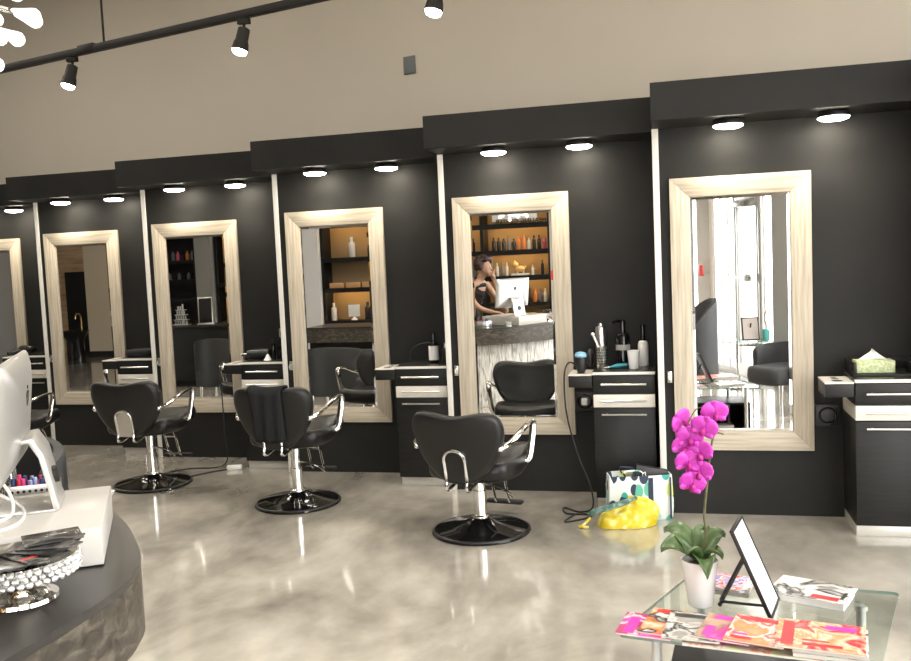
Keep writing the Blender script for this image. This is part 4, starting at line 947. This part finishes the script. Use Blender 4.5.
for i, kd in enumerate(['grey', 'dark', 'white', 'grey']): shelf_bottle(kd, -3.3 + i * .11, 1.3605, .17, .026, 'middle lit shelf behind the woman')
for i, kd in enumerate(['orange', 'grey', 'white']): shelf_bottle(kd, -2.05 + i * .075, .9505, .2, .026, 'low lit shelf behind the woman')
t = thing('shelf_ornament', 'gilt sculpted ornament on the middle lit shelf', 'ornament', (-2.27, -1.36, 1.3605))
G().box(-.13, .13, -.06, .06, 0, .03).out('stand', M['white'], t, bevel=.003)
g = G(); g.ell((0, 0, .10), (.08, .04, .05)); g.ell((-.06, 0, .16), (.045, .035, .045)); g.ell((-.075, 0, .20), (.02, .02, .03)); g.ell((.075, 0, .12), (.025, .02, .02)); g.cyl((-.04, 0, .03), (-.04, 0, .09), .015, 8); g.cyl((.05, 0, .03), (.05, 0, .09), .015, 8); g.out('figure', mat('gilt', (.9, .62, .28), .3, .8), t)
g = G().box(-.22, .22, -.1, .12, 0, .22); tag(g.out('black_bin', M['blackplastic'], loc=(-2.36, -1.36, .9505), bevel=.01), 'black box on the low lit shelf behind the computer', 'box')
for i in range(3): 
    o = G().lathe([(.034, 0), (.036, .08), (.02, .10), (.0005, .1)], n=14).out('white_jar', M['white'], loc=(-2.48 + i * .09, -1.34, 1.1705)); tag(o, 'white jar on the black box behind the computer', 'jar', 'white jars on the black box')
t = thing('shelf_sign', 'pale sign with dark capitals above the lit shelves', 'sign', (-2.23, -1.235, 2.145))
G().box(-.42, .26, -.06, -.02, .03, .25).out('sign_board', M['white'], t, bevel=.003)
cu = bpy.data.curves.new('sign_letters', 'FONT'); cu.body = 'HEALING CENTER'; cu.size = .093; cu.extrude = .012; cu.align_x = 'CENTER'; cu.space_character = 1.02
tmp = bpy.data.objects.new('tmp_letters', cu); COL.objects.link(tmp); bpy.context.view_layer.update()
me = bpy.data.meshes.new_from_object(tmp.evaluated_get(bpy.context.evaluated_depsgraph_get())); bpy.data.objects.remove(tmp)
lt = bpy.data.objects.new('sign_letters', me); COL.objects.link(lt); lt.parent = t; lt.location = (.02, .005, -.004); lt.rotation_euler = (R(90), 0, R(180)); me.materials.clear(); me.materials.append(M['blackplastic'])
for i in range(3):
    o = G().box(-.10, .10, -.07, .07, 0, .04).out('orange_pack', BM['orange'], loc=(-3.1 - i * .0, -1.36, 2.1405 + i * .0405), bevel=.004)
    tag(o, ['orange pack lowest in the stack on the top lit shelf', 'orange pack mid stack on the top lit shelf', 'orange pack topmost in the stack on the top lit shelf'][i], 'pack', 'orange packs on the top shelf')
shelf_unit('dark shelves with amber top light reflected beside the pale pillar', -5.79, -4.3, (.70, 1.25, 1.76), 2.33, (), True, lit=(1, 3))
o = shelf_bottle('white', -5.28, 1.7605, .34, .06, 'top amber lit shelf')
for i in range(4):
    o = G().box(-.13, .13, -.08, .08, 0, .09).out('amber_pack', mat('amber_pack', (.65, .36, .16), .25) if i == 0 else bpy.data.materials['amber_pack'], loc=(-5.55 + i * .29, -1.34, 1.2505), bevel=.01); tag(o, 'amber wrapped pack in the row on the middle amber lit shelf', 'pack', 'amber packs on the shelf')
shelf_bottle('white', -5.66, .7005, .30, .05, 'low amber lit shelf'); shelf_bottle('dark', -5.05, .7005, .30, .05, 'low amber lit shelf'); shelf_bottle('white', -4.86, .7005, .22, .03, 'low amber lit shelf')
t = thing('price_card', 'small white card on a stand on the low amber lit shelf', 'card', (-5.29, -1.34, .7005)); G().box(-.10, .10, -.006, .006, .06, .26).out('card', M['paper'], t); G().lathe([(.06, 0), (.05, .02), (.015, .05), (.015, .065)], n=14).out('foot', M['white'], t)
shelf_unit('dark product shelves reflected beside the tilted screen', -9.6, -8.66, (.70, 1.15, 1.50, 1.86), 2.33, (), False, lit=())
for i in range(6): shelf_bottle(('dark', 'grey', 'pink', 'dark', 'orange', 'grey')[i], -9.3 + i * .1, 1.8605, .17, .035, 'top shelf of the dark product shelves')
for i in range(6): shelf_bottle(('grey', 'dark')[i % 2], -9.3 + i * .1, 1.5005, .13, .035, 'mid shelf of the dark product shelves')
shelf_unit('dark shelves with faint gold back reflected beyond the grey pillar', -8.26, -7.6, (.70, 1.4), 2.33, (), True, lit=())
# dark station counter with tilted screen and rack of small tubes
t = thing('colour_counter', 'black counter carrying the tilted screen and tube rack', 'counter', (-6.75, 2.2, 0)); G().box(-.75, .75, -.3, .3, .08, .84).out('body', M['cab'], t, bevel=.004); G().box(-.78, .78, -.33, .33, .84, .87).out('counter_top', M['cabtop'], t, bevel=.003); G().box(-.72, .72, -.26, .26, 0, .08).out('plinth', M['rubber'], t)
t = thing('tilted_screen', 'tilted black screen with a silver border on the black counter', 'screen', (-6.55, 2.28, .87), R(-25)); T = Matrix.Rotation(R(10), 4, 'X'); 
G().box(-.10, .10, -.012, .012, .02, .40, Matrix.Translation((0, 0, -.012)) @ T).out('border', M['brushed'], t, bevel=.003); G().box(-.088, .088, .012, .014, .032, .388, Matrix.Translation((0, 0, -.012)) @ T).out('panel', M['screen'], t, smooth=0); G().box(-.12, .12, -.10, .08, 0, .014).out('foot', M['brushed'], t, bevel=.003)
t = thing('tube_rack', 'tiered silver rack of small tubes beside the tilted screen', 'rack', (-6.95, 2.25, .87)); g = G()
for j in range(4):
    g.box(-.12 + j * .02, .12 - j * .02, -.05, .05, j * .07, j * .07 + .01)
g.box(-.01, .01, -.05, -.04, 0, .30); g.out('rack_frame', M['brushed'], t)
for j in range(4):
    for i in range(6 - j):
        tb = G().cyl((-.10 + j * .018 + i * .036, 0, j * .07 + .01), (-.10 + j * .018 + i * .036, 0, j * .07 + .06), .012, 10).out('colour_tube', M['alu'], loc=(-6.95, 2.25, .87)); tag(tb, 'small silver tube in the tiered rack', 'tube', 'tubes in the rack')
# wash corner
t = thing('wash_basin', 'dark wash basin with a gold tap reflected far off', 'basin', (-11.1, .05, 0)); G().lathe([(.16, 0), (.16, .45), (.24, .58), (.27, .62), (.25, .62), (.2, .54), (.0005, .52)], n=28).out('bowl', M['blackgloss'], t)
G().tube(smoothpath([(0, -.22, .60), (0, -.22, .80), (0, -.20, .90), (0, -.12, .94), (0, -.06, .90), (0, -.05, .84)], 5), .016, 10).out('tap', mat('brass', (.8, .55, .25), .2, 1), t)
d = bpy.data.objects.new('door_2', None); COL.objects.link(d); d['kind'] = 'structure'; G().box(-12.75, -12.05, -2.0, -1.95, 0, 1.75).out('door_leaf', M['cab'], d, bevel=.003); G().cyl((-12.12, -1.95, .95), (-12.12, -1.90, .95), .02, 10).out('door_handle', M['brushed'], d)
# waiting corner: side table, sign, vase, alarm
t = thing('side_table', 'oval glass side table with a chrome post by the window', 'table', (.78, .30, 0)); 
g = G(); n = 40; vs = [(.30 * math.cos(2 * math.pi * i / n), .25 * math.sin(2 * math.pi * i / n), z) for z in (.54, .55) for i in range(n)]; g.use(M['tableglass']); g.add(vs, [tuple(range(n))[::-1], tuple(range(n, 2 * n))]); g.use(M['glassedge']); g.add(vs, [(i, (i + 1) % n, n + (i + 1) % n, n + i) for i in range(n)]); g.out('glass_top', None, t, smooth=0)
g = G(); g.cyl((-.1, 0, .01), (-.1, 0, .54), .022, 16); g.lathe([(.17, 0), (.165, .012), (.03, .02)], (-.1, 0, 0), 28); g.out('post', M['chrome'], t)
for q in ((.25, -.05), (.1, .15)): G().tube([(-.1, 0, .50), (q[0], q[1], .50), (q[0], q[1], .539)], .012, 8).out('brace', M['chrome'], t)
t = thing('framed_notice', 'black framed notice leaning on the oval glass table', 'notice', (.83, .33, .5505), R(-12)); T = Matrix.Rotation(R(12), 4, 'X'); G().box(-.10, .10, -.01, .01, .0, .27, Matrix.Translation((0, 0, .002)) @ T).out('frame', M['blackplastic'], t, bevel=.002); G().box(-.085, .085, .010, .012, .015, .255, Matrix.Translation((0, 0, .002)) @ T).out('sheet', mat('dusty_sheet', (.55, .48, .45), .5), t)
G().tube([(0, -.0, .2), (0, -.10, .004)], .008, 8).out('easel_leg', M['blackplastic'], t)
t = thing('teal_vase', 'small teal vase with a bare twig on the oval table', 'vase', (.99, .36, .5505)); G().lathe([(.03, 0), (.04, .01), (.042, .10), (.034, .13), (.028, .13), (.035, .02), (.0005, .015)], n=24).out('vase_body', M['teal'], t); G().tube(smoothpath([(0, 0, .02), (.01, 0, .15), (-.02, .01, .27), (.03, 0, .38)], 5), .005, 6).out('twig', M['twig'], t)
g = G().box(-.06, .06, -.05, 0, -.075, .075, Matrix.Identity(4)); pa = FM @ Vector((-.90, -.14, 1.34)); o = g.out('fire_alarm', M['red'], loc=pa, rz=math.atan2(FD.y, FD.x), bevel=.006); tag(o, 'red fire alarm box on the taupe pillar', 'alarm')
o = G().box(-.12, .12, -.01, .01, -.025, .025).out('door_decal', M['purple'], loc=FM @ Vector((.2, .02, 2.36)), rz=math.atan2(FD.y, FD.x)); tag(o, 'small purple sign above the shop door', 'sign')

# ------------------------------------------------------------------ the woman at the desk
t = thing('person', 'woman in a black sleeveless dress leaning at the desk, hand to chin', 'person', (-2.40, 1.15, .05), R(-72))
# faces +Y in local space, leaning forward over the desk
g = G()
def limb(pts, rs, n=12): g.tube(smoothpath(pts, 4), [rs[min(int(i / 4), len(rs) - 2)] + (rs[min(int(i / 4), len(rs) - 2) + 1] - rs[min(int(i / 4), len(rs) - 2)]) * ((i % 4) / 4) if i < 4 * (len(rs) - 1) else rs[-1] for i in range(4 * (len(pts) - 1) + 1)], n)
pel = Vector((0, -.16, .88)); che = Vector((0, -.02, 1.20)); nek = Vector((0, .07, 1.345)); hd = Vector((.01, .12, 1.46))
limb([pel, (0, -.11, 1.02), che, (0, .03, 1.28)], [.145, .115, .135, .10], 16)
g.ell((0, .035, 1.27), (.165, .075, .055)); limb([(0, .03, 1.27), nek, (.005, .10, 1.39)], [.055, .046, .046])
g.ell(hd, (.072, .088, .105), 18, 14); g.ell(hd + Vector((0, .055, -.055)), (.048, .045, .048)); g.tube([hd + Vector((0, .082, .015)), hd + Vector((0, .108, -.018)), hd + Vector((0, .085, -.028))], [.008, .014, .01], 8)
for s in (-1, 1): g.ell(hd + Vector((s * .072, .0, -.01)), (.010, .018, .028))
for s in (-1, 1):
    limb([(s * .085, -.15, .86), (s * .095, -.11, .50), (s * .09, -.17, .09)], [.085, .058, .038]); g.tube([(s * .09, -.19, .035), (s * .095, -.10, .035), (s * .10, .02, .025)], [.035, .038, .022], 10)
def hand(w, d, up, s, curl):
    w = Vector(w); d = Vector(d).normalized(); up = Vector(up).normalized(); sd = d.cross(up).normalized()
    g.tube([w - d * .01, w + d * .04, w + d * .075], [.024, .034, .032], 10, flat=.55)
    for i, (k, L) in enumerate(((-.030, .062), (-.010, .074), (.010, .070), (.029, .055))):
        b = w + d * .075 + sd * k; g.tube([b - d * .02, b + d * L * .5 - up * L * curl * .3, b + d * L * .85 - up * L * curl], [.0105, .0095, .008], 8)
    b = w + d * .02 - sd * .03 * s; g.tube([b, b - sd * .028 * s + d * .02, b - sd * .035 * s + d * .05 - up * .012], [.014, .012, .009], 8)
# raised arm, elbow on the desk, hand at chin
limb([(.165, .03, 1.27), (.20, .14, 1.10), (.19, .30, .925), (.12, .25, 1.12), (.065, .215, 1.30)], [.050, .044, .040, .034, .026]); hand((.065, .215, 1.30), (-.25, -.05, 1), (.2, 1, .1), 1, -.5)
# other arm down to the desk
limb([(-.165, .03, 1.27), (-.23, .06, 1.10), (-.22, .16, .98), (-.16, .32, .925)], [.050, .042, .036, .025]); hand((-.16, .32, .925), (.3, 1, -.12), (0, .1, 1), -1, .35)
body = g.out('body', M['skin'], t, smooth=80); rm = body.modifiers.new('weld', 'REMESH'); rm.mode = 'VOXEL'; rm.voxel_size = .007; rm.use_smooth_shade = True; sm = body.modifiers.new('soft', 'SMOOTH'); sm.iterations = 4; sm.factor = .5
g = G(); limb([(0, -.17, .46), pel, (0, -.11, 1.02), che, (0, .03, 1.26)], [.20, .165, .128, .147, .112], 20); g.ell((0, .03, 1.255), (.135, .090, .055)); g.tube([(-.09, .03, 1.25), (-.075, .04, 1.31)], .035, 10); g.tube([(.09, .03, 1.25), (.075, .04, 1.31)], .035, 10)
dr = g.out('dress', M['blackcloth'], t, smooth=80); rm = dr.modifiers.new('weld', 'REMESH'); rm.mode = 'VOXEL'; rm.voxel_size = .01; rm.use_smooth_shade = True
g = G(); random.seed(4)
for i in range(80):
    a_ = random.uniform(0, 2 * math.pi); b_ = random.uniform(-.35, 1.5); d_ = Vector((math.cos(a_) * math.cos(b_), math.sin(a_) * math.cos(b_), math.sin(b_)))
    if d_.y > .45 and d_.z < .5: continue
    g.ell(hd + Vector((0, -.02, .035)) + Vector((d_.x * .105, d_.y * .105, d_.z * .105)), random.uniform(.026, .042), 10, 8)
hr = g.out('hair', M['hair'], t, smooth=80); rm = hr.modifiers.new('weld', 'REMESH'); rm.mode = 'VOXEL'; rm.voxel_size = .009; rm.use_smooth_shade = True
for s in (-1, 1):
    e = G().ell(hd + Vector((s * .028, .080, .012)), (.008, .005, .005), 10, 8).out('eye', M['paper'], t); G().ell(hd + Vector((s * .028, .086, .012)), (.005, .003, .005), 8, 6).out('iris', M['blackgloss'], e)
G().tube([hd + Vector((-.022, .094, -.062)), hd + Vector((0, .101, -.060)), hd + Vector((.022, .094, -.062))], .006, 8).out('mouth', mat('lip_skin', (.42, .12, .11), .4), t)
rt = Matrix.Translation((-2.40, 1.15, .0)) @ Matrix.Rotation(R(-72), 4, 'Z'); pp = rt @ Vector((-.11, .43, .905))
o = G().tube([(-.06, 0, 0), (.06, .02, .01)], .018, 10).out('pink_brush', M['pink'], loc=(pp.x, pp.y, .90)); tag(o, 'pink brush under the hand of the woman', 'brush')
for i in range(4):
    o = G().lathe([(.03, 0), (.034, .01), (.03, .06 + .02 * i), (.012, .075 + .02 * i), (.012, .1 + .02 * i)], n=14).out('desk_bottle', M['clear'] if i % 2 else M['brushed'], loc=(-2.42 + i * .085, 2.44 + .012 * i, DZ)); tag(o, ['short steel bottle farthest from the computer on the desk', 'clear bottle second from the far end of the row', 'steel bottle third in the row towards the computer', 'clear bottle next to the computer on the desk'][i], 'bottle', 'small bottles on the desk')

# ------------------------------------------------------------------ daylight, camera, colour
wd = bpy.data.worlds.new('World'); SC.world = wd; wd.use_nodes = True; bg = wd.node_tree.nodes['Background']
bg.inputs[0].default_value = (1, .985, .96, 1); bg.inputs[1].default_value = 6.0
cam = bpy.data.cameras.new('camera'); co = bpy.data.objects.new('camera', cam); COL.objects.link(co)
f, yaw, pitch, roll = 895.209, .242883, -.0760742, -.0441208
cam.sensor_fit = 'HORIZONTAL'; cam.sensor_width = 36; cam.lens = f / 911 * 36; cam.clip_start = .02; cam.clip_end = 200
Fv = Vector((-math.sin(yaw) * math.cos(pitch), math.cos(yaw) * math.cos(pitch), math.sin(pitch))); r0 = Vector((math.cos(yaw), math.sin(yaw), 0)); u0 = r0.cross(Fv)
Rv = math.cos(roll) * r0 + math.sin(roll) * u0; Uv = -math.sin(roll) * r0 + math.cos(roll) * u0
co.matrix_world = Matrix(((Rv.x, Uv.x, -Fv.x, 0), (Rv.y, Uv.y, -Fv.y, 0), (Rv.z, Uv.z, -Fv.z, 1.6), (0, 0, 0, 1)))
SC.camera = co
SC.view_settings.view_transform = 'Standard'; SC.view_settings.look = 'None'; SC.view_settings.gamma = 1; SC.view_settings.exposure = .45
SC.cycles.use_denoising = True; SC.cycles.max_bounces = 10; SC.cycles.diffuse_bounces = 4; SC.cycles.glossy_bounces = 6; SC.cycles.transmission_bounces = 8; SC.cycles.transparent_max_bounces = 12
SC.cycles.sample_clamp_indirect = 8; SC.cycles.caustics_reflective = False; SC.cycles.caustics_refractive = False
